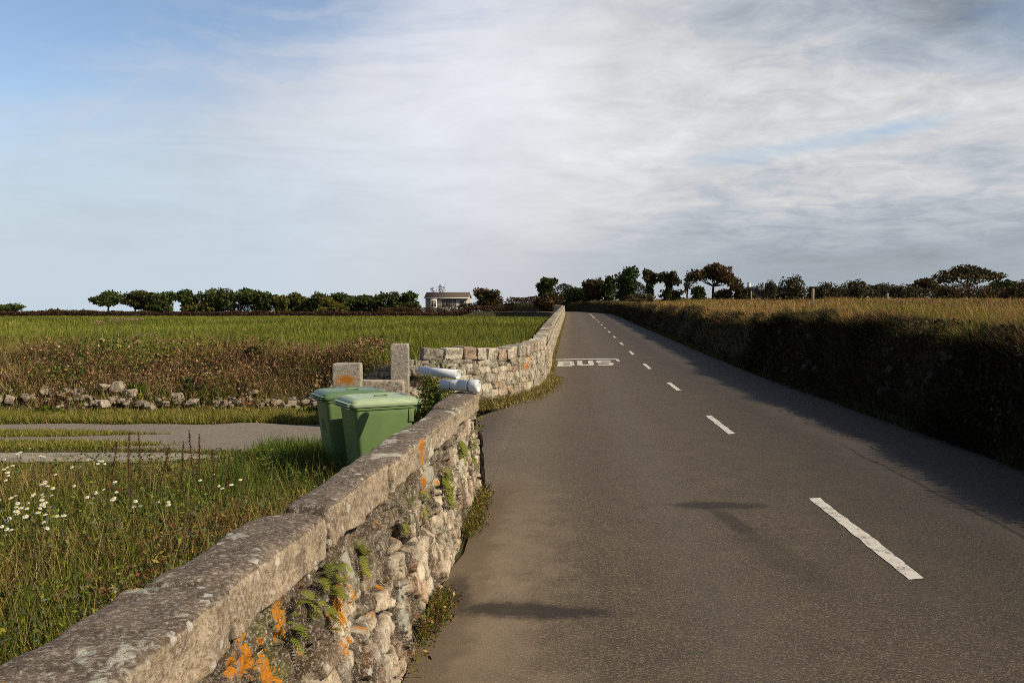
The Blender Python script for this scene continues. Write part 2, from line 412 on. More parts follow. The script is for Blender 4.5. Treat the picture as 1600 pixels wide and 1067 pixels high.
# ------------------------------------------------------------------ lane on the left
def sheet(name, xs, ylo, yhi, ny, mat, dz):
    x = xs[:, None] * np.ones(ny)[None]; f = np.linspace(0, 1, ny)[None]
    lo = ylo(xs)[:, None]; hi = yhi(xs)[:, None]; y = lo + (hi - lo) * f
    cq = x - cx(y); z = G(x, y) + dz + (.025 * sstep(-3.8, -3.05, cq) if name == 'driveway' else 0)
    z[:, 0] -= .05; z[:, -1] -= .05
    return tag(build(name, [(np.stack([x, y, z], 2).reshape(-1, 3), gridfaces(len(xs), ny), (.1, .1, .1))], mat, smooth=True), kind='structure')
xs = np.concatenate([np.arange(-60, -12, 1.), np.arange(-12, .78, .1)])
ylo = lambda x: np.interp(x, [-60, -6, -3.6, -2.6, -1.6, -.9, -.4, 0, .2], [11.8, 11.8, 11.6, 11.1, 10.2, 9.0, 8.2, 8.2, 10.5]) + (fbm(x * 1.1, x * 0, oct=3) - .5) * .35 * sstep(-1, -2, x)
yhi = lambda x: np.where(x > -3, yw(x) - .55, 14.3) + (fbm(x * 1.3 + 30, x * 0, oct=3) - .5) * .25 - .25 * sstep(-3.2, -2, x) * 0
sheet('driveway', xs, ylo, yhi, 40, M_LANE, .022)
m, t, b = material('pale_dirt')
pos = t.new('ShaderNodeNewGeometry').outputs['Position']
c = t.mix(t.ramp(t.noise(pos, 4, 5, .6), .35, .65), (.2, .165, .125), (.33, .29, .235)); c = t.mix(t.m('MULTIPLY', t.ramp(t.noise(pos, 60, 3), .5, .7), .5), c, (.1, .08, .06))
t.put(b.inputs['Base Color'], c); b.inputs['Roughness'].default_value = .95
M_DIRT = m
xs = np.arange(-30, -3.6, .2)
sheet('path', xs, lambda x: 10.75 + .35 * sstep(-5, -3.8, x) + (fbm(x * 1.4, x * 0 + 3, oct=3) - .5) * .3, lambda x: 11.5 - .35 * sstep(-5, -3.8, x) + (fbm(x * 1.4, x * 0 + 8, oct=3) - .5) * .2, 14, M_DIRT, .02)

# ------------------------------------------------------------------ rubble walls
def rubble(S_, T_, rowh, slen, seed, depth, p=3.0, hole=.06, gap=.16, cols=None, weights=None, mortar=(.09, .065, .04), rough=.35, voids=False):
    """height (outward) and colour of a rubble face at arc length S_, height T_"""
    rg = np.random.default_rng(seed)
    smin, smax = S_.min() - .5, S_.max() + .5; tmin, tmax = T_.min() - .2, T_.max() + .2
    cs = []; tt = tmin
    while tt < tmax:
        rh = rowh * rg.uniform(.7, 1.35); s = smin + rg.uniform(0, slen)
        while s < smax:
            ln = slen * rg.uniform(.5, 1.7)
            cs.append((s + ln / 2, tt + rh / 2 + rg.normal() * rh * .14, ln, rh, rg.uniform()))
            s += ln
        tt += rh
    cs = np.array(cs)
    order = np.argsort(cs[:, 0]); cs = cs[order]
    F1 = np.empty(S_.size); F2 = np.empty(S_.size); ID = np.empty(S_.size, int)
    s = S_.ravel() + (fbm(S_ * 9, T_ * 9, oct=3).ravel() - .5) * rowh * .5; tq = T_.ravel() + (fbm(S_ * 9 + 40, T_ * 9, oct=3).ravel() - .5) * rowh * .5
    idx = np.argsort(s); CH = 4000
    for a in range(0, len(idx), CH):
        ii = idx[a:a + CH]; lo, hi = s[ii].min() - 3 * slen, s[ii].max() + 3 * slen
        k0, k1 = np.searchsorted(cs[:, 0], lo), np.searchsorted(cs[:, 0], hi)
        q = cs[k0:k1]
        d = (np.abs((s[ii][:, None] - q[None, :, 0]) / (q[None, :, 2] * .5)) ** p + np.abs((tq[ii][:, None] - q[None, :, 1]) / (q[None, :, 3] * .5)) ** p) ** (1 / p)
        j = np.argmin(d, 1); r = np.arange(len(ii)); F1[ii] = d[r, j]; ID[ii] = j + k0
        d[r, j] = 9; F2[ii] = d.min(1)
    e = F2 - F1
    st = cs[ID]; hsh = st[:, 4]; h2 = (hsh * 7.31) % 1; h3 = (hsh * 13.7) % 1
    face = sstep(gap * .1, gap * 1.3, e)
    hole_m = (h2 < hole)
    hgt = depth * face * (.55 + .8 * h3) + (fbm(S_ * 12, T_ * 12, oct=4).ravel() - .5) * depth * rough * (.4 + face)
    hgt = hgt + ((st[:, 0] - S_.ravel()) * (hsh - .5) * .25 + (T_.ravel() - st[:, 1]) * (h3 - .5) * .35) * face * (.45 if voids else 1)
    hgt = np.where(hole_m, -depth * 1.3 * face + .2 * depth * (1 - face), hgt)
    cols = np.array(cols); w = np.cumsum(np.array(weights, float) / sum(weights))
    ci = np.searchsorted(w, (hsh * 3.77) % 1); col = cols[np.clip(ci, 0, len(cols) - 1)] * (.8 + .4 * h2)[:, None]
    blend = sstep(gap * .2, gap * 1.1, e)[:, None]
    jn = sstep(.35, .6, fbm(S_.ravel() * 6 + 3, T_.ravel() * 6, oct=3))[:, None] if voids else 0
    mo = np.array(mortar)[None] * (1 - jn) + np.array([[.035, .025, .017]]) * jn
    col = mo * (1 - blend) + col * blend
    col = np.where(hole_m[:, None], np.array([[.05, .036, .025]]) * blend + np.array(mortar)[None] * (1 - blend), col)
    if voids:
        vn = fbm(S_.ravel() * 5.5 + seed, T_.ravel() * 8.5, oct=3); vm = sstep(.57, .64, vn + .12 * (1 - sstep(0, gap * 2.5, e)))
        hgt = hgt - vm * depth * 1.6; col = col * (1 - vm[:, None] * .93) + np.array([[.03, .02, .013]]) * vm[:, None] * .93
        hgt = hgt + (fbm(S_.ravel() * 28, T_.ravel() * 28, oct=3) - .5) * .022
        w1 = sstep(.48, .6, fbm(S_.ravel() * 7 + 70, T_.ravel() * 4, oct=5))[:, None]; w2 = sstep(.54, .68, fbm(S_.ravel() * 9 + 120, T_.ravel() * 6, oct=5))[:, None]; w3 = sstep(.55, .66, fbm(S_.ravel() * 13 + 170, T_.ravel() * 8, oct=4))[:, None]
        col = col * (1 - .8 * w1) + np.array([[.055, .036, .02]]) * .8 * w1; col = col * (1 - .75 * w2) + np.array([[.66, .57, .44]]) * .75 * w2; col = col * (1 - .55 * w3) + np.array([[.2, .105, .05]]) * .55 * w3
    return hgt.reshape(S_.shape), col.reshape(S_.shape + (3,))

# near wall -- face line measured along y
FX = lambda y: -1.047 + .0915 * np.asarray(y, float)          # coping face
BX = lambda y: np.interp(y, [-3, 2, 3.9, 4.1, 5.4, 6.5, 8.0, 9], [-1.0, -.66, -.545, -.52, -.44, -.385, -.295, -.24])   # foot of the wall
YEND = 7.98
near = empty('stone_wall', (-.65, 4., 0))
inv = np.array([.65, -4., 0])
y_s = np.concatenate([np.arange(-2.5, 1.6, .05), np.arange(1.6, 5.2, .009), np.arange(5.2, YEND, .013)])
t_s = np.arange(-.12, .79, .011)
SS, TT = np.meshgrid(y_s, t_s, indexing='ij')
STC = [(.58, .5, .39), (.47, .38, .28), (.42, .29, .19), (.36, .3, .23), (.26, .19, .13), (.1, .07, .045)]
hg, cl = rubble(SS, TT, .095, .15, 3, .025, 3.3, .06, .24, STC, [4.5, 4, 2.4, 3, 2, 1], (.06, .04, .024), .6, True)
# mossy, earthy belt under the coping at the near end
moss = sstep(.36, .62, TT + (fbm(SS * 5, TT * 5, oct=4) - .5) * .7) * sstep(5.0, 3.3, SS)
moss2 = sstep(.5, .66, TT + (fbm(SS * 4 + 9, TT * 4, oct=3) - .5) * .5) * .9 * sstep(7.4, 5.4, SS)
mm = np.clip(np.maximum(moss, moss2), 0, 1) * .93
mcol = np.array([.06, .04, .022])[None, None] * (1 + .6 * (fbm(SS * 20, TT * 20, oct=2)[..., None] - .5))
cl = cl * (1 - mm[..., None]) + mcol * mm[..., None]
green = sstep(.6, .75, fbm(SS * 6 + 33, TT * 6, oct=4)) * .7 * sstep(.2, .5, TT)
cl = cl * (1 - green[..., None]) + np.array([.09, .1, .02]) * green[..., None]
lich = np.zeros_like(SS)
for (px, py, rad, el) in ((645, 722, .0, 0), (530, 962, .045, 2.2), (438, 968, .04, 2), (384, 1040, .05, 1.2), (428, 1056, .05, 1.6), (375, 1003, .028, 1), (362, 1050, .025, 2.2), (440, 995, .03, 1.3),
                          (664, 757, .05, 1.5), (684, 757, .03, 1.6), (577, 965, .012, 1.5), (655, 810, .02, 1.2), (405, 1015, .035, 1)):
    if rad <= 0: continue
    rad *= .8
    # intersect pixel ray with the face
    k = (px - 800) / 1300.; yy = -1.02 / (k - .0915) if False else None
    yv = np.linspace(1.2, 8, 3000); zz = H_CAM - (py - 482) / 1300 * yv
    fx = BX(yv) + (FX(yv) - .02 - BX(yv)) * np.clip(zz / .77, 0, 1)
    q = int(np.argmin(np.abs(k * yv - fx))); yc, zc = yv[q], zz[q]
    lich = np.maximum(lich, np.exp(-(((SS - yc) / (rad * 1.6)) ** 2 + ((TT - zc) / (rad * el)) ** 2)))
rl = np.random.default_rng(8)
for _ in range(26):
    yc, zc, rad = rl.uniform(2.3, 4.7), rl.uniform(.25, .72), rl.uniform(.01, .028)
    lich = np.maximum(lich, .95 * np.exp(-(((SS - yc) / (rad * 1.5)) ** 2 + ((TT - zc) / (rad * 1.4)) ** 2)))
fxm = BX(SS) + (FX(SS) - .035 - BX(SS)) * np.clip(TT / .77, 0, 1)
X = fxm + hg * 1.0 - .015
face = np.stack([X, SS, TT], 2) + inv
# return round the end and along the field side (coarser)
pth = [(-.30, 7.98), (-.34, 8.03), (-.6, 8.02)] + [(-.63 - .0, 7.95)] + [(float(FX(y)) - .22, y) for y in np.arange(7.8, -2.5, -.4)]
pth = np.array(pth); sg = np.concatenate([[0], np.cumsum(np.linalg.norm(np.diff(pth, axis=0), axis=1))])
sr = np.concatenate([np.arange(0, .7, .012), np.arange(.7, sg[-1], .04)])
SR, TR = np.meshgrid(sr, np.arange(-.35, .79, .03), indexing='ij')
h2_, c2_ = rubble(SR, TR, .1, .15, 5, .032, 3, .08, .22, STC, [4, 4, 2.4, 3, 2, 1], (.07, .048, .03), .6, True)
Xr = np.interp(SR, sg, pth[:, 0]); Yr = np.interp(SR, sg, pth[:, 1]); fade = np.exp(-(SR / .2) ** 2); tf = np.clip(TR / .77, 0, 1); Xr = Xr + (BX(7.98) + (FX(7.98) - .055 - BX(7.98)) * tf + .34) * fade
dX = np.interp(SR + .02, sg, pth[:, 0]) - Xr; dY = np.interp(SR + .02, sg, pth[:, 1]) - Yr; ln = np.hypot(dX, dY) + 1e-9
bat = (1 - np.clip(TR / .77, 0, 1)) * .05 * (1 - fade)
nx, ny_ = dY / ln, -dX / ln
back = np.stack([Xr + nx * (h2_ * .8 + bat), Yr + ny_ * (h2_ * .8 + bat), TR], 2) + inv
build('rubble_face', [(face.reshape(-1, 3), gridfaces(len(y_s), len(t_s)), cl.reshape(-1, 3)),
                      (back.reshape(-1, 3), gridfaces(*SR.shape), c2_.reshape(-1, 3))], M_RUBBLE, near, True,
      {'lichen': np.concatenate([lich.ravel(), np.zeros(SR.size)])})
tag(near, 'low lichen covered rubble wall with flat granite coping in the foreground beside the road', 'wall')
def coping(y0, y1, wl, wr, th, z, seed, lich_at=()):
    n = max(8, int((y1 - y0) / .014)); ys = np.linspace(y0, y1, n)
    lp = []; r = .022; nn = 22
    # cross-section: top from field side to road side, then down the face
    L = []
    for k in range(40): L.append((-1 + 2 * k / 39., 1, 'top'))
    sec = []
    for k in range(40): sec.append((k / 39., 1.))
    for k in range(1, 26): sec.append((1., 1 - k / 25.))
    for k in range(1, 14): sec.append((1 - k / 13., 0.))
    for k in range(1, 16): sec.append((0., k / 16.))
    sec = np.array(sec); m_ = len(sec)
    U = sec[:, 0][None] * np.ones((n, 1)); W_ = sec[:, 1][None] * np.ones((n, 1)); Yg = ys[:, None] * np.ones((1, m_))
    left = FX(Yg) - wl + (fbm(Yg * 2.2 + seed, Yg * 0 + seed, oct=4) - .5) * .07
    right = FX(Yg) + wr + (fbm(Yg * 3 + seed * 3, W_ * 2, oct=4) - .5) * .03
    bot = z - th + (fbm(Yg * 3 + seed * 5, Yg * 0, oct=3) - .5) * .07
    Xg = left + (right - left) * U; Zg = bot + (z - bot) * W_
    # rounded corners
    ucx = np.minimum(U, 1 - U) * (right - left); wcz = np.minimum(W_, 1 - W_) * th
    rr = .02
    cut = np.clip(1 - ucx / rr, 0, 1) ** 2 * np.clip(1 - wcz / rr, 0, 1) ** 2
    Xg = Xg - np.sign(U - .5) * cut * rr * .3; Zg = Zg - np.sign(W_ - .5) * cut * rr * .35
    Zg = Zg - (np.abs(U - .5) * 2) ** 3 * .012 * sstep(.3, 1, W_)
    dn = (fbm(Xg * 14 + seed, Yg * 14, Zg * 14, oct=5) - .5)
    dl = (fbm(Xg * 4 + seed, Yg * 4, Zg * 4, oct=3) - .5)
    Zg = Zg + (W_ > .99) * (dn * .018 + dl * .022); Xg = Xg + (U > .99) * (dn * .034 + dl * .045)
    # eroded ends
    ee = np.minimum(ys - y0, y1 - ys); er = np.clip(1 - (ee - .004) / (.03 + .02 * np.sin(seed * 5.)), 0, 1) ** 1.6
    Xg = Xg + (.5 * (left + right) - Xg) * er[:, None] * (.24 + .3 * (fbm(Zg * 14, Yg * 0 + seed, oct=3) - .4)); Zg = Zg - W_ * er[:, None] * .05
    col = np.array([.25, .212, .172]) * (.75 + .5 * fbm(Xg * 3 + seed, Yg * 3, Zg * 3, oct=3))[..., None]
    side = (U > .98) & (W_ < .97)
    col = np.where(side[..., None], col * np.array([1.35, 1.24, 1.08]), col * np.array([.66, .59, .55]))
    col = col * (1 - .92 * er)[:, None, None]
    lm = np.zeros_like(U)
    for (yc, zc, ry_, rz_) in lich_at: lm = np.maximum(lm, np.exp(-(((Yg - yc) / ry_) ** 2 + ((Zg - zc) / rz_) ** 2)) * (U > .9))
    V = np.stack([Xg, Yg, Zg], 2) + inv
    fs = [gridfaces(n, m_, True), np.arange(m_).reshape(1, -1), (np.arange(m_)[::-1] + (n - 1) * m_).reshape(1, -1)]
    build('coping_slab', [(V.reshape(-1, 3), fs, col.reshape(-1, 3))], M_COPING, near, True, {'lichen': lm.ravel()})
slabs = [(-2.4, -.6, .26), (-.59, 1.0, .27), (1.01, 2.39, .285), (2.412, 3.285, .27), (3.31, 4.30, .185), (4.315, 5.5, .215), (5.515, 6.7, .22), (6.715, 8.0, .235)]
for k, (a, c_, wl) in enumerate(slabs):
    la = [(5.12, .86, .05, .14)] if k == 5 else ()
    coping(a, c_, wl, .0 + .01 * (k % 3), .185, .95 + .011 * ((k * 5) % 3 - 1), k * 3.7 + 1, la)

# far wall: curves from the gateway round to the road and runs beside it
wp = [(-3.3, 14.95), (-2.7, 14.85), (-1.8, 14.75), (-1.2, 14.9), (-.6, 15.25), (0, 16.1), (.4, 17.4), (.72, 19.5), (1.02, 23.5), (1.28, 28)] + [(float(cx(y)) - 2.95, float(y)) for y in list(range(32, 96, 4)) + list(range(96, 108, 3))]
wp = np.array(wp)
# smooth the polyline (Chaikin)
for _ in range(2):
    q = wp[:-1] * .75 + wp[1:] * .25; r_ = wp[:-1] * .25 + wp[1:] * .75
    wp = np.concatenate([wp[:1], np.stack([q, r_], 1).reshape(-1, 2), wp[-1:]])
ws = np.concatenate([[0], np.cumsum(np.linalg.norm(np.diff(wp, axis=0), axis=1))])
def wpt(s): return np.stack([np.interp(s, ws, wp[:, 0]), np.interp(s, ws, wp[:, 1])], -1)
def wtan(s):
    d = wpt(np.asarray(s) + .15) - wpt(np.asarray(s) - .15); return d / (np.linalg.norm(d, axis=-1, keepdims=True) + 1e-9)
def wtop(s):
    p = wpt(s); g0 = zr(p[..., 1]); h = .80 + (vnoise(np.asarray(s) * .8, np.asarray(s) * 0) - .5) * .06
    sl = sstep(1.55, .0, s)       # slopes down into the bank left of the gatepost
    return g0 + h - .45 * sl
farw = empty('stone_wall', (0, 20, 0)); finv = np.array([0, -20., 0])
tag(farw, 'long dry stone field wall with upright coping blocks curving away along the left of the road', 'wall')
s1 = np.concatenate([np.arange(0, 10, .014), np.arange(10, 18, .025), np.arange(18, 45, .05), np.arange(45, ws[-1], .2)])
f1 = np.linspace(-.02, 1, 66)
SF, FF = np.meshgrid(s1, f1, indexing='ij')
pw = wpt(SF); tg = wtan(SF); nrm = np.stack([tg[..., 1], -tg[..., 0]], -1)
gz = np.minimum(G(pw[..., 0] + nrm[..., 0] * .3, pw[..., 1] + nrm[..., 1] * .3), zr(pw[..., 1])) - .15
top = wtop(SF)
ZF = gz + (top - gz) * FF
FC = [(.46, .4, .31), (.4, .33, .24), (.35, .25, .17), (.32, .285, .23), (.54, .49, .4), (.23, .175, .125)]
hg, cl = rubble(SF, ZF - zr(pw[..., 1]), .15, .27, 21, .024, 4.6, .02, .19, FC, [4, 3, 2, 3, 3, 1], (.045, .032, .022), .5)
green = sstep(.62, .8, fbm(SF * 2 + 33, ZF * 3, oct=4)) * .5
cl = cl * (1 - green[..., None]) + np.array([.12, .11, .04]) * green[..., None]
lf = np.exp(-(((SF - 4.75) / .17) ** 2 + ((ZF - .57) / .1) ** 2)) + .7 * np.exp(-(((SF - 5.0) / .12) ** 2 + ((ZF - .72) / .06) ** 2))
bt = (1 - FF) * .07
VF = np.concatenate([pw + nrm * (hg + bt)[..., None], ZF[..., None]], -1) + finv
sb = s1[::3]; PB = wpt(sb); TB = wtan(sb); NB = np.stack([TB[:, 1], -TB[:, 0]], -1)
# top bed and the field side
rows = []
for off, zoff in ((0, 0), (-.16, .01), (-.34, 0), (-.36, -.25), (-.38, -.7)):
    rows.append(np.concatenate([PB + NB * off, (wtop(sb) + zoff)[:, None]], 1) + finv)
VB = np.stack(rows, 1)
build('rubble_face', [(VF.reshape(-1, 3), gridfaces(*SF.shape), cl.reshape(-1, 3)), (VB.reshape(-1, 3), gridfaces(len(sb), 5), (.3, .26, .2))], M_FARWALL, farw, True,
      {'lichen': np.concatenate([lf.ravel(), np.zeros(VB.shape[0] * 5)])})
def block(n=9, seed=0, sx=1, sy=1, sz=1, rough=.1, pw_=14):
    """rough stone block: subdivided, rounded cube"""
    V = []; F = []; k0 = 0
    g_ = np.linspace(-1, 1, n); a, b_ = np.meshgrid(g_, g_, indexing='ij')
    for ax in range(3):
        for sgn in (-1, 1):
            c_ = np.full_like(a, sgn); p = [None] * 3; p[ax] = c_; p[(ax + 1) % 3] = a; p[(ax + 2) % 3] = b_
            V.append(np.stack(p, -1).reshape(-1, 3)); f = gridfaces(n, n) + k0
            F.append(f if sgn > 0 else f[:, ::-1]); k0 += n * n
    V = np.concatenate(V); F = np.concatenate(F)
    L = (np.abs(V) ** pw_).sum(1) ** (1. / pw_); V = V / L[:, None]
    d = fbm(V[:, 0] * 1.4 + seed * 7, V[:, 1] * 1.4 + seed, V[:, 2] * 1.4, oct=4) - .5
    V = V * (1 + d * rough * 2)[:, None]
    V = V / np.abs(V).max(0); return V * np.array([sx, sy, sz]) * .5, F
s = 1.72; rg = np.random.default_rng(4); k = 0
while k < 84 and s < 60:
    ln = rg.uniform(.24, .4) * (1 if s < 12 else .8); hh = rg.uniform(.19, .245)
    if s + ln > ws[-1]: break
    p = wpt(s + ln / 2); tg_ = wtan(s + ln / 2); nn_ = np.array([tg_[1], -tg_[0]])
    V, F = block(11 if s < 12 else 6, k + 3, ln - .016, .36 + rg.uniform(-.03, .03), hh, .085, 15); V[:, 0] += V[:, 2] * rg.normal() * .14; V[:, 2] += V[:, 0] * rg.normal() * .06; V[:, 1] += rg.normal() * .012
    V = np.stack([p[0] + tg_[0] * V[:, 0] + nn_[0] * (V[:, 1] - .17), p[1] + tg_[1] * V[:, 0] + nn_[1] * (V[:, 1] - .17), wtop(s + ln / 2) + hh / 2 - .012 + V[:, 2]], 1) + finv
    cc_ = np.array(FC[rg.integers(0, 5)]) * rg.uniform(.8, 1.25)
    build('coping_stone', [(V, F, cc_)], M_FARWALL, farw, True)
    s += ln; k += 1
parts = []
while s < ws[-1] - .5:
    ln = rg.uniform(.3, .5); hh = rg.uniform(.19, .26)
    p = wpt(s + ln / 2); tg_ = wtan(s + ln / 2); nn_ = np.array([tg_[1], -tg_[0]])
    V, F = block(4, k, ln - .02, .36, hh, .07); k += 1
    V = np.stack([p[0] + tg_[0] * V[:, 0] + nn_[0] * (V[:, 1] - .17), p[1] + tg_[1] * V[:, 0] + nn_[1] * (V[:, 1] - .17), wtop(s + ln / 2) + hh / 2 - .012 + V[:, 2]], 1) + finv
    parts.append((V, F, np.array(FC[rg.integers(0, 5)]) * rg.uniform(.8, 1.25))); s += ln
tag(build('coping_stone', parts, M_FARWALL, farw, True), kind='stuff')

# gateposts
def post(name, x, y, w, d, z0, z1, seed, label, cat, col):
    V, F = block(25, seed, w, d, z1 - z0, .012, 30)
    V[:, 2] += (z1 + z0) / 2; V[:, 0] += 0
    lm = np.exp(-((V[:, 0] / (w * .45)) ** 2 + ((V[:, 2] - (z1 - .27)) / .1) ** 2)) if seed == 12 else np.zeros(len(V))
    o = build(name, [(V, F, col)], M_COPING, None, True, {'lichen': lm}); o.location = (x, y, 0); o.rotation_euler[2] = R(3)
    return tag(o, label, cat)
post('gate_post', -1.96, 14.55, .31, .28, -.35, 1.14, 11, 'tall square grey granite gatepost at the end of the curving field wall', 'gatepost', (.36, .33, .28))
post('gate_post', -2.76, 13.95, .46, .35, -.35, .84, 12, 'short wide granite post with orange lichen behind the green bins', 'gatepost', (.36, .33, .28))
V, F = block(21, 5, .95, .34, .85, .03, 20); V[:, 2] += .1
o = build('stone_sill', [(V, F, (.42, .36, .3))], M_FARWALL, None, True); o.location = (-2.33, 14.32, 0)
tag(o, 'low pale stone sill between the short post and the tall gatepost', 'sill')

# ------------------------------------------------------------------ bins
def plastic(name, col, rough):
    m, t, b = material(name)
    pos = t.new('ShaderNodeTexCoord').outputs['Object']
    d = t.noise(pos, 5, 5, .6); f = t.noise(pos, 60, 3)
    c = t.mix(t.m('MULTIPLY', t.ramp(d, .4, .75), .3), col, tuple(x * 1.5 + .02 for x in col))
    c = t.mix(t.m('MULTIPLY', t.ramp(f, .55, .75), .25), c, tuple(x * .6 for x in col))
    t.put(b.inputs['Base Color'], c); b.inputs['Roughness'].default_value = rough; b.inputs['Specular IOR Level'].default_value = .35
    t.put(b.inputs['Normal'], t.bump(t.noise(pos, 260, 2), .15, .002))
    return m
M_BODY = plastic('green_plastic', (.135, .21, .075), .5)
M_LID = plastic('faded_green_plastic', (.31, .385, .235), .42)
M_LIDD = plastic('dark_green_plastic', (.1, .165, .08), .36)
M_RUB = plain('black_rubber', (.02, .02, .02), .7)
M_WHITE = plain('chalk_mark', (.3, .33, .3), .8)
def make_bin():
    e = empty('wheelie_bin')
    w0, w1 = .215, .275      # half widths bottom / top
    f0, f1, k0_, k1_ = -.24, -.34, .24, .31
    L = []
    for i in range(13):
        f = i / 12.; z = .05 + .90 * f
        bl = f ** .9
        L.append(rrect(-(w0 + (w1 - w0) * bl), w0 + (w1 - w0) * bl, f0 + (f1 - f0) * bl, k0_ + (k1_ - k0_) * bl, .05, z, 6))
    parts = [(*loft(L), (1, 1, 1))]
    rim = [rrect(-.285, .285, -.352, .325, .05, z, 6) for z in (.945, .985)]
    inn = [rrect(-.276, .276, -.342, .312, .045, .94, 6)]
    parts.append((*loft([inn[0]] + rim), (1, 1, 1)))
    # recess panel and ribs on both flanks, lugs at the rear
    for sx in (-1, 1):
        v, f = box(-.012, .012, -.03, .03, .80, .94); v[:, 0] += sx * .268; v[:, 1] += .27; parts.append((v, f, (1, 1, 1)))
    for sx in (-1, 1):
        v, f = box(sx * .2 - .03, sx * .2 + .03, .3, .40, .9, .99); parts.append((v, f, (1, 1, 1)))
    build('body', parts, M_BODY, e, False)
    v, f = tube([(-.27, .4, .955), (.27, .4, .955)], .016, 10); build('handle', [(v, f, (1, 1, 1))], M_BODY, e, True)
    # lid: stepped skirt, domed top, grip lip on the front edge
    LD = [rrect(-.292, .292, -.375, .35, .05, .972, 6), rrect(-.298, .298, -.382, .352, .055, .985, 6), rrect(-.298, .298, -.382, .352, .055, 1.012, 6),
          rrect(-.288, .288, -.37, .346, .05, 1.017, 6), rrect(-.286, .286, -.366, .345, .05, 1.034, 6), rrect(-.272, .272, -.35, .338, .06, 1.05, 6), rrect(-.235, .235, -.3, .3, .07, 1.066, 6),
          rrect(-.222, .222, -.285, .285, .06, 1.059, 6), rrect(-.15, .15, -.18, .18, .06, 1.066, 6)]
    parts = [(*loft(LD), (1, 1, 1))]
    for z, dd in ((.966, .39), (.990, .398), (1.010, .388)):     # grip ribs of the front lip
        v, f = loft([rrect(-.25, .25, -dd - .022, -.36, .02, z - .006, 4), rrect(-.25, .25, -dd - .022, -.36, .02, z + .006, 4)]); parts.append((v, f, (1, 1, 1)))
    for sx in (-1, 1):                                            # hinge cheeks sweep out over the rear handle
        v, f = loft([rrect(sx * .21 - .05, sx * .21 + .05, .33, .42, .02, z, 4) for z in (.975, 1.03)]); parts.append((v, f, (1, 1, 1)))
    lid = build('lid', parts, M_LID, e, False)
    v, f = tube([(.09, -.07, 1.058), (.09, -.07, 1.078), (.09, .07, 1.078), (.09, .07, 1.058)], .009, 8)
    build('lid_grip', [(v, f, (1, 1, 1))], M_BODY, lid, True)
    v, f = tube([(-.24, .22, .1), (.24, .22, .1)], .012, 8); build('axle', [(v, f, (1, 1, 1))], M_RUB, e, True)
    for sx in (-1, 1):
        L = []
        for xx, r in ((-.028, .07), (-.028, .09), (-.018, .1), (.018, .1), (.028, .09), (.028, .07)):
            th = np.arange(24) * 2 * np.pi / 24; L.append(np.stack([np.full(24, sx * .265 + xx), .22 + r * np.cos(th), .1 + r * np.sin(th)], 1))
        build('wheel', [(*loft(L), (1, 1, 1))], M_RUB, e, True)
    for o in e.children_recursive:
        if o.name.split('.')[0] in ('body', 'lid'):
            md = o.modifiers.new('soft_edge', 'BEVEL'); md.width = .005; md.segments = 2; md.limit_method = 'ANGLE'; md.angle_limit = R(35)
    return e
BZ = -.24
b1 = make_bin(); b1.location = (-1.43, 8.85, BZ); b1.rotation_euler[2] = R(-62)
tag(b1, 'green wheeled refuse bin with faded pale lid standing nearest the granite wall', 'wheelie bin', 'green bins behind the roadside wall')
b2 = copy_tree(b1); b2.location = (-1.86, 9.55, BZ - .0); b2.rotation_euler[2] = R(-64)
tag(b2, 'darker green wheeled refuse bin half hidden behind the paler lidded bin', 'wheelie bin', 'green bins behind the roadside wall')
for ch in b2.children:
    if ch.name.startswith('lid'):
        ch.data = ch.data.copy(); ch.data.materials[0] = M_LIDD
# worn painted house mark on the front of the rear bin
v1, f1_ = tube([(-.02, -.313, .60), (.0, -.327, .74), (.03, -.313, .6)], .006, 6)
v2, f2_ = tube([(-.03, -.306, .53), (.035, -.306, .53)], .006, 6)
build('painted_mark', [(v1, f1_, (1, 1, 1)), (v2, f2_, (1, 1, 1))], M_WHITE, b2)

# ------------------------------------------------------------------ pipes on the wall end
M_PVC = plain('white_pvc', (.74, .75, .78), .35, .4, .05, 12)
M_PVCD = plain('grey_rubber_seal', (.12, .12, .12), .7)
def pipe(a, b_, r, label, socket=False):
    a = np.array(a, float); b_ = np.array(b_, float); mid = (a + b_) / 2; e = empty('plastic_pipe', tuple(mid - np.array([0, 0, r])))
    off = mid - np.array([0, 0, r]); d = (b_ - a) / np.linalg.norm(b_ - a)
    def ring(q, rad):
        v, f = tube([q, q + d * .001], rad, 24, False); return v[:24]
    L = [ring(a, r * .86), ring(a, r), ring(b_, r), ring(b_, r * .86), ring(b_ - d * .12, r * .86)]
    V = np.concatenate([l - off for l in L] ); n = 24
    fs = [gridfaces(5, n, True), np.arange(n).reshape(1, -1), (np.arange(n)[::-1] + 4 * n).reshape(1, -1)]
    build('tube', [(V, fs, (1, 1, 1))], M_PVC, e, True)
    if socket:
        L = []
        for f, rr in ((.20, r * 1.0), (.20, r * 1.1), (.085, r * 1.1), (.08, r * 1.2), (.02, r * 1.2), (.0, r * 1.14), (-.004, r * .9), (.06, r * .88)):
            L.append(ring(b_ - d * f, rr) - off)
        build('socket', [(np.concatenate(L), [gridfaces(8, n, True)], (1, 1, 1))], M_PVC, e, True)
        L = [ring(b_ - d * f, rr) - off for f, rr in ((.098, r * 1.02), (.098, r * 1.17), (.088, r * 1.17), (.088, r * 1.02))]
        build('seal', [(np.concatenate(L), [gridfaces(4, n, True)], (1, 1, 1))], M_PVCD, e, True)
        L = [ring(a + d * f, rr) - off for f, rr in ((.1, r * 1.0), (.1, r * 1.03), (.107, r * 1.03), (.107, r))]
        build('seam', [(np.concatenate(L), [gridfaces(4, n, True)], (1, 1, 1))], M_PVCD, e, True)
    return tag(e, label, 'pipe', 'white pipes left on the wall end')
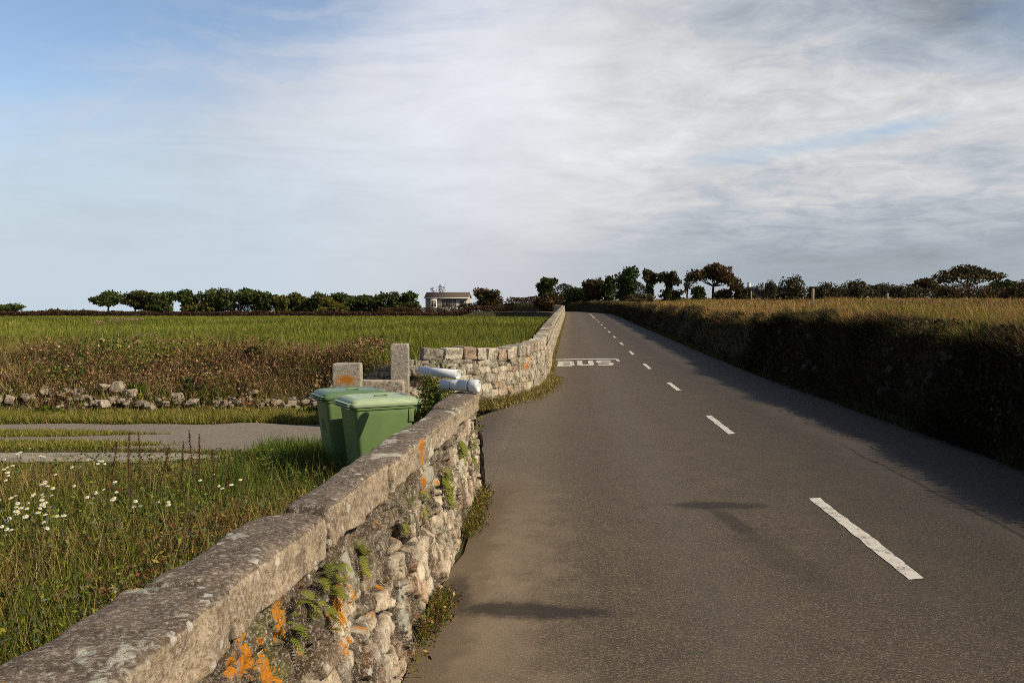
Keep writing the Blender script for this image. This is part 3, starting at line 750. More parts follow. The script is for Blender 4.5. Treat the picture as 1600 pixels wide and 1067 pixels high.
pipe((-.67, 7.86, 1.03), (-.31, 7.74, 1.025), .05, 'short white plastic pipe with a wider socket lying across the end of the coping', True)
pipe((-.91, 8.25, 1.135), (-.515, 7.95, 1.118), .043, 'plain open ended white plastic pipe resting on the shrub and the socketed pipe')

# ------------------------------------------------------------------ scatter helpers
def scatter(n, x0, x1, y0, y1, keep=None, ypow=1.0):
    x = RNG.uniform(x0, x1, n); y = y0 + (y1 - y0) * RNG.uniform(0, 1, n) ** ypow
    if keep is not None: k = keep(x, y); x, y = x[k], y[k]
    return np.stack([x, y, G(x, y)], 1)
GREEN = (.125, .15, .018); DGREEN = (.05, .074, .011); YGREEN = (.2, .2, .024); STRAW = (.36, .26, .085); RUST = (.17, .07, .025); BROWN = (.11, .075, .04); DRED = (.075, .032, .022); PALE = (.36, .3, .17)

def clump(P, amt):  # density field -> keep mask
    return fbm(P[:, 0] * 1.1, P[:, 1] * 1.1, oct=3) + RNG.uniform(-.25, .25, len(P)) > amt
def in_view_left(x, y): return x > -.66 * np.maximum(y, 1.0) - 1.0

# ---- verge left of the near wall
wl_ = lambda y: FX(y) - .3
def keep(x, y): return (x < wl_(y) + .02) & in_view_left(x, y) & (y < ylo(x) + .05) & ~((y > 10.75) & (y < 11.5) & (x < -4.1))
parts = []
P = scatter(150000, -9, -.3, 1.2, 11.9, keep, 1.15)
n1 = fbm(P[:, 0] * .8, P[:, 1] * .8, oct=3); dw = wl_(P[:, 1]) - P[:, 0]
dry = np.clip(sstep(.5, .62, n1) + .95 * sstep(.95, .1, dw + (n1 - .5) * 1.6) , 0, 1)
C = palette(len(P), [GREEN, DGREEN, YGREEN, STRAW, BROWN], [4, 4.6, 2.6, 1.7, 1.4], .28)
Cd = palette(len(P), [STRAW, BROWN, RUST, YGREEN, PALE], [4, 2.4, 2, 1.6, .8], .22)
C = np.where((RNG.uniform(size=len(P)) < dry * .9)[:, None], Cd, C)
kk = RNG.uniform(size=len(P)) > .75 * sstep(.85, .15, dw + (n1 - .5)); P, C, n1, dw = P[kk], C[kk], n1[kk], dw[kk]
hh = RNG.uniform(.1, .36, len(P)) * (.45 + n1) * (1 - .8 * sstep(1.0, .2, dw + (n1 - .5))) * np.where(P[:, 1] > 8, .9, 1) * (1 - .72 * sstep(8.8, 10.8, P[:, 1]))
parts.append(blades(P, hh, RNG.uniform(.0018, .0042, len(P)), RNG.uniform(.1, .9, len(P)), C))
P = scatter(8000, -9, -.3, 1.5, 9.6, keep); P = P[wl_(P[:, 1]) - P[:, 0] > .6]          # tall seeding stems
parts.append(blades(P, RNG.uniform(.3, .62, len(P)), .0016, RNG.uniform(.1, .5, len(P)), palette(len(P), [STRAW, PALE, BROWN, YGREEN], [4, 2, 2, 2])))
P = scatter(110000, -9, -.5, 1.4, 9.5, keep)          # broad weeds
P = P[clump(P, .55)]; dwl = wl_(P[:, 1]) - P[:, 0]; P = P[dwl > .75]
P2 = P.copy(); P2[:, 2] += RNG.uniform(.03, .42, len(P))
sz = RNG.uniform(.014, .05, len(P))
C = palette(len(P), [DGREEN, GREEN, (.07, .1, .04), YGREEN, (.17, .19, .12), RUST], [4, 4, 3, 2, 1.2, .5], .22)
parts.append(leaves(P2, sz, sz * .5, C, flat=.4))
tag(build('verge_grass', parts, M_GRASS), 'rank green and straw coloured grass and weeds behind the roadside wall', 'grass', kind='stuff')
# brown withered bracken patch behind the wall
parts = []
for (px, py, n, r) in ((330, 805, 900, .3), (290, 830, 500, .22), (200, 905, 500, .2), (360, 795, 500, .2), (250, 870, 400, .2)):
    x, y = project_xy(px, py, .0); P = np.stack([x + RNG.normal(size=n) * r, y + RNG.normal(size=n) * r, np.zeros(n)], 1); P = P[P[:, 0] < wl_(P[:, 1]) - .03]
    P[:, 2] = G(P[:, 0], P[:, 1]) + RNG.uniform(0, .22, len(P)); s_ = RNG.uniform(.025, .075, len(P))
    parts.append(leaves(P, s_, s_ * .4, palette(len(P), [RUST, (.2, .11, .06), DRED, STRAW], [4, 3, 2, 2])))
tag(build('withered_bracken', parts, M_LEAF), 'brown withered bracken lying against the back of the wall', 'bracken', kind='stuff')
# shady fresh grass round the bins
P = scatter(34000, -3.4, -.75, 7.4, 11.5, lambda x, y: (x < wl_(np.minimum(y, 8)) - .02) & (y < ylo(x) + .2))
parts = [blades(P, RNG.uniform(.1, .34, len(P)) * (1 + .75 * np.exp(-(((P[:, 0] + 2.2) / .6) ** 2 + ((P[:, 1] - 9.2) / .9) ** 2))), RNG.uniform(.002, .005, len(P)), RNG.uniform(.1, .9, len(P)), palette(len(P), [GREEN, DGREEN, (.08, .13, .02)], [4, 3, 3]))]
tag(build('bin_side_grass', parts, M_GRASS), 'long fresh green grass round the feet of the bins', 'grass', kind='stuff')

# ---- lane islands and far verge
parts = []
def isl(x, y):
    a = (np.abs(y - 13.05 - .0 * x) < .32 * sstep(-5.2, -7.5, x) + .03 * (fbm(x * 2, y * 2) - .5)) & (x < -5.3)
    b_ = (np.abs(y - 12.0) < .3 * sstep(-4.6, -6.4, x)) & (x < -4.6); return a | b_
P = scatter(90000, -13, -3.9, 11.4, 13.6, isl)
parts.append(blades(P, RNG.uniform(.03, .11, len(P)), RNG.uniform(.003, .006, len(P)), RNG.uniform(.2, .9, len(P)), palette(len(P), [GREEN, YGREEN, STRAW, DGREEN], [3, 4, 3, 1])))
def fv(x, y): return (y > yhi(x) - .06) & (y < 15.5) & (x > -.66 * y - 1)
P = scatter(75000, -12.5, -2.0, 13.9, 15.6, fv)
parts.append(blades(P, RNG.uniform(.05, .2, len(P)), RNG.uniform(.003, .006, len(P)), RNG.uniform(.2, .9, len(P)), palette(len(P), [GREEN, YGREEN, STRAW, DGREEN, BROWN], [3, 4, 3.5, 1, 1.5])))
tag(build('lane_grass', parts, M_GRASS), 'short mown grass along the far edge of the lane and between its tracks', 'grass', kind='stuff')

# ---- rough bank above the lane
def kb(x, y): return (y > 15.2) & (x > -.66 * y - 1) & ((y - yw(x) > .35) | (x < -3.2))
P = scatter(95000, -15, .6, 15.2, 21, kb)
n1 = fbm(P[:, 0] * .7 + 3, P[:, 1] * 1.1, oct=3); f = sstep(15.4, 18.8, P[:, 1] + (n1 - .5) * 3.0)
keepm = RNG.uniform(size=len(P)) > .75 * sstep(16.6, 15.5, P[:, 1]); P = P[keepm]; n1 = n1[keepm]; f = f[keepm]
wright = sstep(-3.5, -1.5, P[:, 0])
pa = fbm(P[:, 0] * .38 + 60, P[:, 1] * .7, oct=4); pb = fbm(P[:, 0] * .8 + 20, P[:, 1] * 1.2 + 9, oct=4)
q = np.clip(f * .95 - .3 + wright + (pa - .5) * 3.4, 0, 1)
Ca = palette(len(P), [(.12, .045, .025), (.23, .11, .045), (.2, .13, .06), (.27, .185, .1), (.34, .24, .13)], [2, 3, 4, 3.4, 2], .28)
Cb = palette(len(P), [GREEN, YGREEN, STRAW, DGREEN], [5, 4, 1.4, 1.2], .22)
Cc = palette(len(P), [STRAW, (.24, .17, .09), PALE, YGREEN], [4, 3, 1, 2], .22)
C = np.where((RNG.uniform(size=len(P)) < q)[:, None], Cb, Ca)
C = np.where(((pb > .57) & (RNG.uniform(size=len(P)) < .4))[:, None], Cc, C)
pc_ = fbm(P[:, 0] * .9 + 11, P[:, 1] * 1.0 + 5, oct=3)
hh = RNG.uniform(.1, .42, len(P)) * (.15 + 2.0 * np.clip(pc_ - .26, 0, .6) * 1.15) * np.where(RNG.uniform(size=len(P)) < .02, 1.7, 1) * (.22 + .78 * sstep(15.5, 16.9, P[:, 1]))
parts = [blades(P, hh, RNG.uniform(.004, .009, len(P)), RNG.uniform(.1, .9, len(P)), C)]
P = scatter(60000, -15, -2.6, 15.3, 19.2, lambda x, y: kb(x, y))
P = P[clump(P, .62)]; P2 = P.copy(); P2[:, 2] += RNG.uniform(.02, .45, len(P)) * (.2 + .8 * sstep(15.3, 16.5, P[:, 1])); s_ = RNG.uniform(.03, .085, len(P))
pl_ = fbm(P[:, 0] * .5 + 77, P[:, 1] * .8, oct=4); gl_ = palette(len(P), [DGREEN, GREEN, (.07, .11, .03)], [2, 2, 1]); bl_ = (pl_ > .53) & (RNG.uniform(size=len(P)) < .75)
parts.append(leaves(P2, s_, s_ * .55, np.where(bl_[:, None], gl_, 1) * np.where(bl_[:, None], 1, palette(len(P), [(.12, .045, .025), (.23, .11, .045), (.2, .13, .06), (.3, .2, .11), DGREEN, GREEN], [1.6, 3, 4, 3.4, 1.4, 1]) * np.clip(.5 + 2.8 * (pl_[:, None] - .22), .5, 1.9))))
tag(build('bank_weeds', parts, M_GRASS), 'rust brown and green weeds covering the bank above the lane', 'weeds', kind='stuff')

# ---- the field
def kf(x, y): return (x > -.66 * y - 2) & (x - cx(y) < -3.35) & (y - yw(x) > .5) & (y < 133)
parts = []
for (y0, y1, n, hm, w) in ((16, 26, 90000, .36, .007), (25, 45, 75000, .36, .012), (44, 80, 60000, .38, .022), (78, 133, 50000, .32, .04)):
    P = scatter(n, -.66 * y1 - 2, 7, y0, y1, kf)
    if y0 == 16: P = P[(P[:, 1] > 18.6) | (P[:, 0] > -3.2) | (RNG.uniform(size=len(P)) < .3)]
    n1 = fbm(P[:, 0] * .25, P[:, 1] * .12, oct=3)
    C = palette(len(P), [GREEN, YGREEN, (.14, .165, .03), DGREEN, STRAW], [4, 4.6, 4, 1.3, .9], .24) * (.5 + 1.0 * n1)[:, None]
    parts.append(blades(P, hm * RNG.uniform(.5, 1.1, len(P)), w * RNG.uniform(.5, 1, len(P)), RNG.uniform(.1, .8, len(P)), C))
tag(build('field_grass', parts, M_GRASS), 'tall green grass filling the field beyond the stone wall', 'grass', kind='stuff')

# ---- weeds at the foot of both walls
parts = []
yy = RNG.uniform(2.5, 8.1, 9000); cl_ = fbm(yy * 1.7, yy * 0 + 4, oct=3); yy = yy[RNG.uniform(size=len(yy)) < sstep(.5, .68, cl_) * .5]
xx = BX(yy) + np.abs(RNG.normal(size=len(yy))) * .045 + .02
P = np.stack([xx, yy, np.full(len(xx), .0)], 1)
parts.append(blades(P, RNG.uniform(.03, .13, len(P)), RNG.uniform(.0015, .0035, len(P)), RNG.uniform(.3, 1., len(P)), palette(len(P), [GREEN, DGREEN, YGREEN, STRAW, RUST], [4, 3, 2, 2, 1.5])))
s_ = RNG.uniform(.012, .035, 2500); k = RNG.integers(0, len(P), 2500); P2 = P[k] + RNG.normal(size=(2500, 3)) * np.array([.03, .04, .0]); P2[:, 2] = RNG.uniform(.01, .08, 2500); P2[:, 0] = np.maximum(P2[:, 0], BX(P2[:, 1]) + .02)
parts.append(leaves(P2, s_, s_ * .5, palette(2500, [BROWN, RUST, GREEN, STRAW], [3, 3, 3, 2])))
tag(build('wall_foot_weeds', parts, M_GRASS), 'sparse weeds and dry litter along the foot of the near wall', 'weeds', kind='stuff')
parts = []
sv = 1.5 + (ws[-1] - 1.6) * RNG.uniform(0, 1, 60000) ** 2.4; pq = wpt(sv); tq_ = wtan(sv); nq = np.stack([tq_[:, 1], -tq_[:, 0]], -1)
off = np.abs(RNG.normal(size=len(sv))) * np.where(pq[:, 1] > 21, .05, .24) + .07
pq = pq + nq * off[:, None]; zq = np.maximum(G(pq[:, 0], pq[:, 1]), zr(pq[:, 1]) - .05)
P = np.concatenate([pq, zq[:, None]], 1)
C = palette(len(P), [STRAW, PALE, YGREEN, BROWN, GREEN, (.22, .13, .05)], [4, 1.5, 2.5, 3, 1.5, 2])
parts.append(blades(P, RNG.uniform(.06, .26, len(P)) * np.where(P[:, 1] > 21, .6, 1) * np.exp(-off * 1.5), RNG.uniform(.003, .007, len(P)) * (1 + P[:, 1] / 40), RNG.uniform(.2, .9, len(P)), C))
tag(build('wall_verge_grass', parts, M_GRASS), 'dry straw coloured grass along the foot of the curving field wall', 'grass', kind='stuff')

# ---- right-hand bank: dark weedy face, dry crest, rough field above
parts = []
yv = np.concatenate([1.0 + 24 * RNG.uniform(0, 1, 100000), 25 + 95 * RNG.uniform(0, 1, 55000)]); cv = 2.72 + 1.35 * RNG.uniform(0, 1, len(yv))
P = np.stack([cx(yv) + cv, yv, G(cx(yv) + cv, yv)], 1)
patch = fbm(yv * .8, cv * 2, oct=3)
C = palette(len(P), [(.04, .036, .014), (.034, .04, .012), (.055, .036, .018), (.07, .042, .02), (.026, .02, .012)], [3, 2, 4, 3, 3], .3)  # weed colours set very dark to paint in the depth of the bank's shade
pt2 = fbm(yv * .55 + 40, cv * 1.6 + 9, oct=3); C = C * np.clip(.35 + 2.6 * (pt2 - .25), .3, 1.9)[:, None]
sc_ = np.where(yv > 25, 1.9, 1.0)
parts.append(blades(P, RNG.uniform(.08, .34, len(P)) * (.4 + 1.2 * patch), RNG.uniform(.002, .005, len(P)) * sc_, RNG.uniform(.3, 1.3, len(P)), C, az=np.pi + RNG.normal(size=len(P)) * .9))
k = RNG.uniform(size=len(P)) < .1; P2 = P[k] + np.stack([-RNG.uniform(.0, .16, k.sum()), RNG.normal(size=k.sum()) * .05, RNG.uniform(0, .14, k.sum())], 1)
s_ = RNG.uniform(.03, .085, len(P2)) * sc_[k]
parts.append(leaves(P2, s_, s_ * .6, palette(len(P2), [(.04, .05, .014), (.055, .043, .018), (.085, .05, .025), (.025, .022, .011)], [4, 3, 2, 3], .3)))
kf_ = RNG.integers(0, 150, 6000); yc_ = (4 + 40 * RNG.uniform(0, 1, 150) ** 1.4); uc_ = RNG.uniform(.15, .9, 150)
y_ = yc_[kf_] + RNG.normal(size=6000) * .16; u_ = uc_[kf_] + RNG.normal(size=6000) * .1; x_ = cx(y_) + 2.78 + u_
P2 = np.stack([x_ - np.abs(RNG.normal(size=6000)) * .12, y_, G(x_, y_) + RNG.uniform(0, .25, 6000)], 1); s_ = RNG.uniform(.04, .1, 6000)
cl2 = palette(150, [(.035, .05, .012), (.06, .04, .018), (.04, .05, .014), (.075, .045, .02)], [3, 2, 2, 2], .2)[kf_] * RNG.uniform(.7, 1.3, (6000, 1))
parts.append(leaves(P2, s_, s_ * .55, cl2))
yv = 3 + 90 * RNG.uniform(0, 1, 26000) ** 1.3; u_ = -.12 + np.abs(RNG.normal(size=26000)) * .1; kk = fbm(yv * .8, yv * 0 + 3, oct=2) + RNG.uniform(-.1, .1, 26000) > .45; yv = yv[kk]; u_ = u_[kk]
x_ = cx(yv) + 2.78 + u_; P2 = np.stack([x_, yv, zr(yv) - .02], 1)
parts.append(blades(P2, RNG.uniform(.06, .22, len(yv)), .004 * (1 + yv / 30), RNG.uniform(.2, 1, len(yv)), palette(len(yv), [(.07, .1, .015), (.1, .1, .025), (.14, .1, .04)], [3, 2, 2])))
tag(build('bank_undergrowth', parts, M_LEAF), 'dark weeds and brambles covering the shaded roadside bank', 'undergrowth', kind='stuff')
parts = []
for (y0, y1, n, w, u0, u1) in ((5, 20, 60000, .005, .55, 6), (20, 45, 60000, .009, .5, 9), (45, 115, 55000, .02, .5, 20)):
    yv = RNG.uniform(y0, y1, n); u = u0 + (u1 - u0) * RNG.uniform(0, 1, n) ** 1.5
    x = cx(yv) + 2.78 + u; P = np.stack([x, yv, G(x, yv)], 1); P = P[(x < .68 * yv + 2)]
    n1 = fbm(P[:, 0] * .6, P[:, 1] * .4, oct=3)
    C = palette(len(P), [STRAW, (.48, .26, .085), (.23, .135, .06), (.22, .17, .05), PALE, (.4, .16, .055)], [4.5, 5, 2.4, .8, 1.2, 3], .32)
    gr = (n1 > .6) & (RNG.uniform(size=len(P)) < .6); C = np.where(gr[:, None], palette(len(P), [GREEN, YGREEN, STRAW], [3, 3, 1]), C)
    tall = np.where((fbm(P[:, 0] * 1.6 + 8, P[:, 1] * 1.2, oct=2) > .58), 1.9, 1.0) * np.where(RNG.uniform(size=len(P)) < .03, 1.6, 1)
    parts.append(blades(P, RNG.uniform(.08, .24, len(P)) * (.4 + n1) * tall, w * RNG.uniform(.5, 1, len(P)), RNG.uniform(.2, 1.4, len(P)), C, az=np.pi * 1.05 + RNG.normal(size=len(P)) * 1.5))
for (y0, y1, x0, x1, n, w) in ((16, 40, 10, 30, 26000, .01), (38, 90, 14, 65, 60000, .022), (85, 130, 14, 90, 30000, .04)):
    P = scatter(n, x0, x1, y0, y1, lambda x, y: (x - cx(y) > 7) & (x < .68 * y + 2))
    n1 = fbm(P[:, 0] * .3, P[:, 1] * .2, oct=3)
    C = palette(len(P), [STRAW, (.23, .135, .06), (.22, .16, .05), GREEN, (.42, .2, .065)], [4, 3, 1.4, .5, 3.6], .3)
    parts.append(blades(P, RNG.uniform(.1, .27, len(P)) * (.5 + n1), w * RNG.uniform(.5, 1, len(P)), RNG.uniform(.1, .9, len(P)), C))
tag(build('bank_top_grass', parts, M_GRASS), 'dry windswept tawny grass on top of the roadside bank', 'grass', kind='stuff')

# ------------------------------------------------------------------ stones in the banks
STM = [block(8, 31 + k, 1, .8, .75, .42, 5) for k in range(4)]
protos = {}
def ray_ground(px, py, dz=0.):
    yv = np.linspace(13.5, 24, 1200); zz = H_CAM - (py - 482) / 1300 * yv; hit = np.where(zz < G((px - 800) / 1300 * yv, yv) + dz)[0]
    y = yv[hit[0]] if len(hit) else 16.; return (px - 800) / 1300 * y, y, H_CAM - (py - 482) / 1300 * y
def stone(x, y, z, s, col, label, group, kind, rz):
    key = (kind, col)
    if key not in protos:
        V, F = STM[kind]; protos[key] = build('stone', [(V, F, col)], M_DARKSTONE if sum(col) < .45 else M_FARWALL, None, False, {'lichen': np.zeros(len(V))}).data; bpy.data.objects.remove([o for o in bpy.data.objects if o.data == protos[key]][0])
    o = bpy.data.objects.new('stone', protos[key]); COL.objects.link(o); o.location = (x, y, z); o.scale = s; o.rotation_euler = (random.uniform(-.3, .3), random.uniform(-.3, .3), rz)
    tag(o, label, 'stone', group); return o
big = [(183, 605, .32, .34, 'upright pale boulder, the tallest in the broken bank stones'), (200, 615, .36, .22, 'flat pale boulder leaning beside the tallest bank boulder'), (159, 632, .17, .22, 'small pale stone below the upright boulder'),
       (277, 622, .26, .26, 'broad pale stone at the bank foot, well right of the tallest boulder'), (298, 628, .3, .12, 'low flat pale stone lying next to the broad pale one'), (160, 605, .22, .18, 'weathered pinkish stone left of the tallest bank boulder')]
for k, (px, py, w, h, lb) in enumerate(big):
    x, y, z = ray_ground(px, py, .14)
    stone(x, y, z, (w * .95, .25, h * 1.1), (.5, .4, .31), lb, 'pale stones at the foot of the bank', k % 4, random.uniform(-.6, .6))
rg = np.random.default_rng(9)
for k in range(110):
    px = rg.uniform(-20, 500); py = 632 + rg.normal() * 4 - (rg.uniform(0, 22) if px < 130 or 330 < px < 400 else rg.uniform(0, 8)); py = min(py, 640)
    if 240 < px < 330 and rg.uniform() < .5: continue
    x, y, z = ray_ground(px, py, .1)
    s_ = rg.uniform(.06, .17)
    stone(x, y, z, (s_ * 1.25, s_, s_), [(.34, .27, .2), (.22, .17, .12), (.42, .35, .27)][k % 3], 'one of the small weathered stones of the broken wall at the bank foot', 'small stones along the bank foot', k % 4, rg.uniform(0, 6))
for k in range(34):
    y = rg.uniform(6, 22); u = rg.uniform(.05, .5); x = float(cx(y)) + 2.78 + u; s_ = rg.uniform(.12, .3)
    stone(x, y, float(G(x, y)), (s_, s_ * 1.3, s_), [(.1, .09, .08), (.12, .1, .09)][k % 2], 'dark stone half buried in the shaded roadside bank', 'stones in the shaded bank', k % 4, rg.uniform(0, 6))

# ------------------------------------------------------------------ ferns on the near wall
def frond(base, d, L, droop, w, C):
    n = 12; t_ = np.linspace(0, 1, n)[:, None]; d = np.array(d, float); d /= np.linalg.norm(d)
    pts = np.array(base) + d * L * t_ + np.array([0, 0, -1]) * droop * L * t_ ** 2
    tan = np.gradient(pts, axis=0); tan /= np.linalg.norm(tan, axis=1)[:, None]
    sd = np.cross(tan, np.array([0, 0, 1.]) + .3 * d); sd /= np.linalg.norm(sd, axis=1)[:, None] + 1e-9
    ln = w * np.sin(np.pi * np.clip(t_ * .85 + .15, 0, 1)) ** .7
    V = []; F = []; k = 0
    for i in range(1, n):
        for sg in (-1, 1):
            a = pts[i]; tip = a + sd[i] * sg * ln[i] + tan[i] * ln[i] * .3; hw = tan[i] * L / n * .42
            V += [a - hw, a * .5 + tip * .5 - hw * 1.0, tip, a * .5 + tip * .5 + hw * 1.0, a + hw]; F.append([k, k + 1, k + 2, k + 3, k + 4]); k += 5
    return np.array(V), np.array(F), np.array(C) * RNG.uniform(.75, 1.3)
def face_at(px, py):
    yv = np.linspace(1.2, 8.0, 4000); zz = H_CAM - (py - 482) / 1300 * yv
    fx = BX(yv) + (FX(yv) - .02 - BX(yv)) * np.clip(zz / .77, 0, 1)
    q = int(np.argmin(np.abs((px - 800) / 1300. * yv - fx))); return fx[q] + .01, yv[q], zz[q]
ferns = [(716, 700, 16, .15, 'green polypody fern at the top of the wall near the white pipes'), (735, 722, 7, .11, 'small green fern at the far corner of the wall'), (690, 745, 18, .15, 'largest leafy fern clump on the wall, under the orange streak'),
         (696, 775, 12, .13, 'fern clump low on the wall beneath the largest fern'), (512, 905, 14, .12, 'bright green fern under the coping in the middle of the wall'), (490, 925, 8, .1, 'little fern rooted below the coping beside the bright green one'),
         (447, 985, 12, .11, 'green fern between orange lichen patches at the near end'), (505, 965, 9, .09, 'low green fern right of the orange lichen patches'), (625, 825, 8, .09, 'small yellowing fern in a joint halfway along the wall'),
         (472, 945, 9, .1, 'fern tuft just above the lowest orange lichen patches'), (560, 870, 9, .1, 'fern tuft hanging under the coping left of the dark wall holes'), (735, 690, 9, .12, 'topmost fern at the very end of the wall'), (655, 800, 8, .1, 'fern tuft in the dark joints below the orange streak')]
for (px, py, n, L, lb) in ferns:
    x, y, z = face_at(px, py); e = empty('fern', (x, y, z)); parts = []
    for k in range(n):
        a = RNG.uniform(-1.3, 1.3); b0 = np.array([0, RNG.normal() * .035, RNG.normal() * .035])
        parts.append(frond(b0, (np.cos(a) * .8, np.sin(a), RNG.uniform(-.5, .6)), L * RNG.uniform(.45, .85), RNG.uniform(.3, 1.0), .03 * L / .13, RNG.choice([0, 1, 2]) * np.array([.03, .02, .0]) + np.array([.13, .15, .025])))
    build('fronds', parts, M_LEAF, e); tag(e, lb, 'fern', 'ferns growing on the near wall')

# ------------------------------------------------------------------ small plants on the verge
# daisies
M_PETAL = plain('daisy_petal', (.62, .62, .57), .6, .2, .04); M_EYE = plain('daisy_eye', (.6, .38, .03), .7, .2)
def daisy():
    e = empty('daisy'); parts = []
    v, f = tube([(0, 0, 0), (.01, .005, .2), (.0, .0, .42)], .0022, 5); stem = build('stem', [(v, f, (.1, .13, .03))], M_LEAF, e)
    V = []; F = []
    for k in range(13):
        a = 2 * np.pi * k / 13; c_, s_ = math.cos(a), math.sin(a)
        for r, w, z in ((.005, .003, .0), (.018, .0055, .003), (.027, .003, -.002)): V += [(c_ * r - s_ * w, s_ * r + c_ * w, .42 + z), (c_ * r + s_ * w, s_ * r - c_ * w, .42 + z)]
        b_ = k * 6; F += [[b_, b_ + 1, b_ + 3, b_ + 2], [b_ + 2, b_ + 3, b_ + 5, b_ + 4]]
    fl = build('petals', [(np.array(V), np.array(F), (1, 1, 1))], M_PETAL, e)
    L = []
    for r, z in ((.009, .421), (.008, .426), (.004, .429)):
        th = np.arange(10) * 2 * np.pi / 10; L.append(np.stack([r * np.cos(th), r * np.sin(th), np.full(10, z)], 1))
    build('eye', [(*loft(L, True, True), (1, 1, 1))], M_EYE, fl)
    return e
dz = daisy(); rg = np.random.default_rng(5); first = True
spots = []
for (px, py, n, sx, sy) in ((65, 790, 26, 38, 17), (180, 757, 7, 9, 12), (150, 716, 8, 14, 5), (20, 732, 10, 24, 9), (85, 750, 10, 40, 12), (250, 775, 5, 60, 20), (330, 735, 6, 60, 12), (20, 800, 8, 15, 22), (40, 705, 8, 30, 6)):
    for k in range(n): spots.append((px + rg.normal() * sx * .7, py + rg.normal() * sy * .8))
for (px, py) in spots:
    zf = .2 + rg.uniform(-.05, .05); x, y = project_xy(px, py, zf)
    if not (4 < y < 10.6) or x > wl_(y) - .1: continue
    o = dz if first else copy_tree(dz); first = False
    g_ = float(G(x, y)); sc = (zf - g_) / .42
    o.location = (x, y, g_); q_ = rg.uniform(.55, .85); o.scale = (q_, q_, sc); o.rotation_euler = (rg.uniform(.1, .65), rg.uniform(-.2, .3), rg.uniform(-.7, .7))
    tag(o, 'white ox-eye daisy with yellow eye flowering in the long verge grass', 'daisy', 'daisies in the verge')
# dark dock stalks
def dock():
    e = empty('dock_stalk'); v, f = tube([(0, 0, 0), (.02, .01, .4), (.05, .02, .8)], [.005, .004, .002], 6); build('stem', [(v, f, (.1, .05, .03))], M_LEAF, e)
    n = 320; t_ = RNG.uniform(.35, 1, n); P = np.stack([.05 * t_ ** 1.3 + RNG.normal(size=n) * .016 * (1.3 - t_), .02 * t_ + RNG.normal(size=n) * .016 * (1.3 - t_), .8 * t_], 1)
    build('seed_clumps', [leaves(P, .014, .009, palette(n, [RUST, DRED, (.16, .08, .04)], [3, 3, 2]))], M_LEAF, e)
    P = np.stack([RNG.normal(size=8) * .06, RNG.normal(size=8) * .06, RNG.uniform(.03, .2, 8)], 1); build('leaf', [leaves(P, .16, .05, palette(8, [DGREEN, RUST], [2, 1]))], M_LEAF, e)
    return e
dk = dock(); first = True
for k, (px, top, lb) in enumerate(((196, 676, ''), (218, 680, ''), (276, 684, ''), (300, 672, ''), (309, 678, ''), (334, 700, ''), (165, 690, ''), (258, 708, ''), (352, 712, ''), (240, 700, ''))):
    y = 8.3 + .5 * math.sin(k * 2.1); x = (px - 800) / 1300 * y; g_ = float(G(x, y)); zt = H_CAM - (top - 482) / 1300 * y
    o = dk if first else copy_tree(dk); first = False
    o.location = (x, y, g_); s_ = (zt - g_) / .8; o.scale = (1, 1, s_); o.rotation_euler = (random.uniform(-.12, .12), random.uniform(-.1, .2), random.uniform(0, 6))
    tag(o, 'slender reddish dock stalk gone to seed in the verge before the lane', 'dock stalk', 'dock stalks in the verge')
# dried hogweed on the bank
def hogweed(Hh, lean, label, x, y):
    e = empty('dried_hogweed', (x, y, float(G(x, y)))); parts = []
    top = np.array([lean, 0, Hh]); v, f = tube([(0, 0, 0), (lean * .4, 0, Hh * .5), top], [.012, .009, .006], 7); parts.append((v, f, (.4, .33, .2)))
    build('stem', parts, M_LEAF, e); parts = []
    for k in range(16):
        a = 2 * np.pi * k / 16; rr = .09 + .05 * (k % 3); q = top + np.array([math.cos(a) * rr, math.sin(a) * rr, .05 + .03 * (k % 2)])
        v, f = tube([top, q], .003, 4); parts.append((v, f, (.34, .26, .15)))
        P = q + RNG.normal(size=(14, 3)) * np.array([.018, .018, .006]); parts.append(leaves(P, .02, .014, palette(14, [(.36, .26, .15), (.28, .18, .1)], [1, 1])))
    build('umbel', parts, M_LEAF, e); tag(e, label, 'dried plant', 'dried hogweed stalks on the bank')
for (px, top, lean, lb) in ((163, 508, -.08, 'shortest dry hogweed stalk, leftmost of the group on the bank'), (184, 503, .02, 'tallest dry pale hogweed stalk in the middle of the bank group'), (203, 502, .08, 'dry hogweed stalk leaning right at the edge of its group'), (214, 527, .22, 'low dry hogweed stalk bent far over to the right')):
    y = 18.6; x = (px - 800) / 1300 * y; hogweed(max(.4, H_CAM - (top - 482) / 1300 * y - float(G(x, y))), lean, lb, x, y)

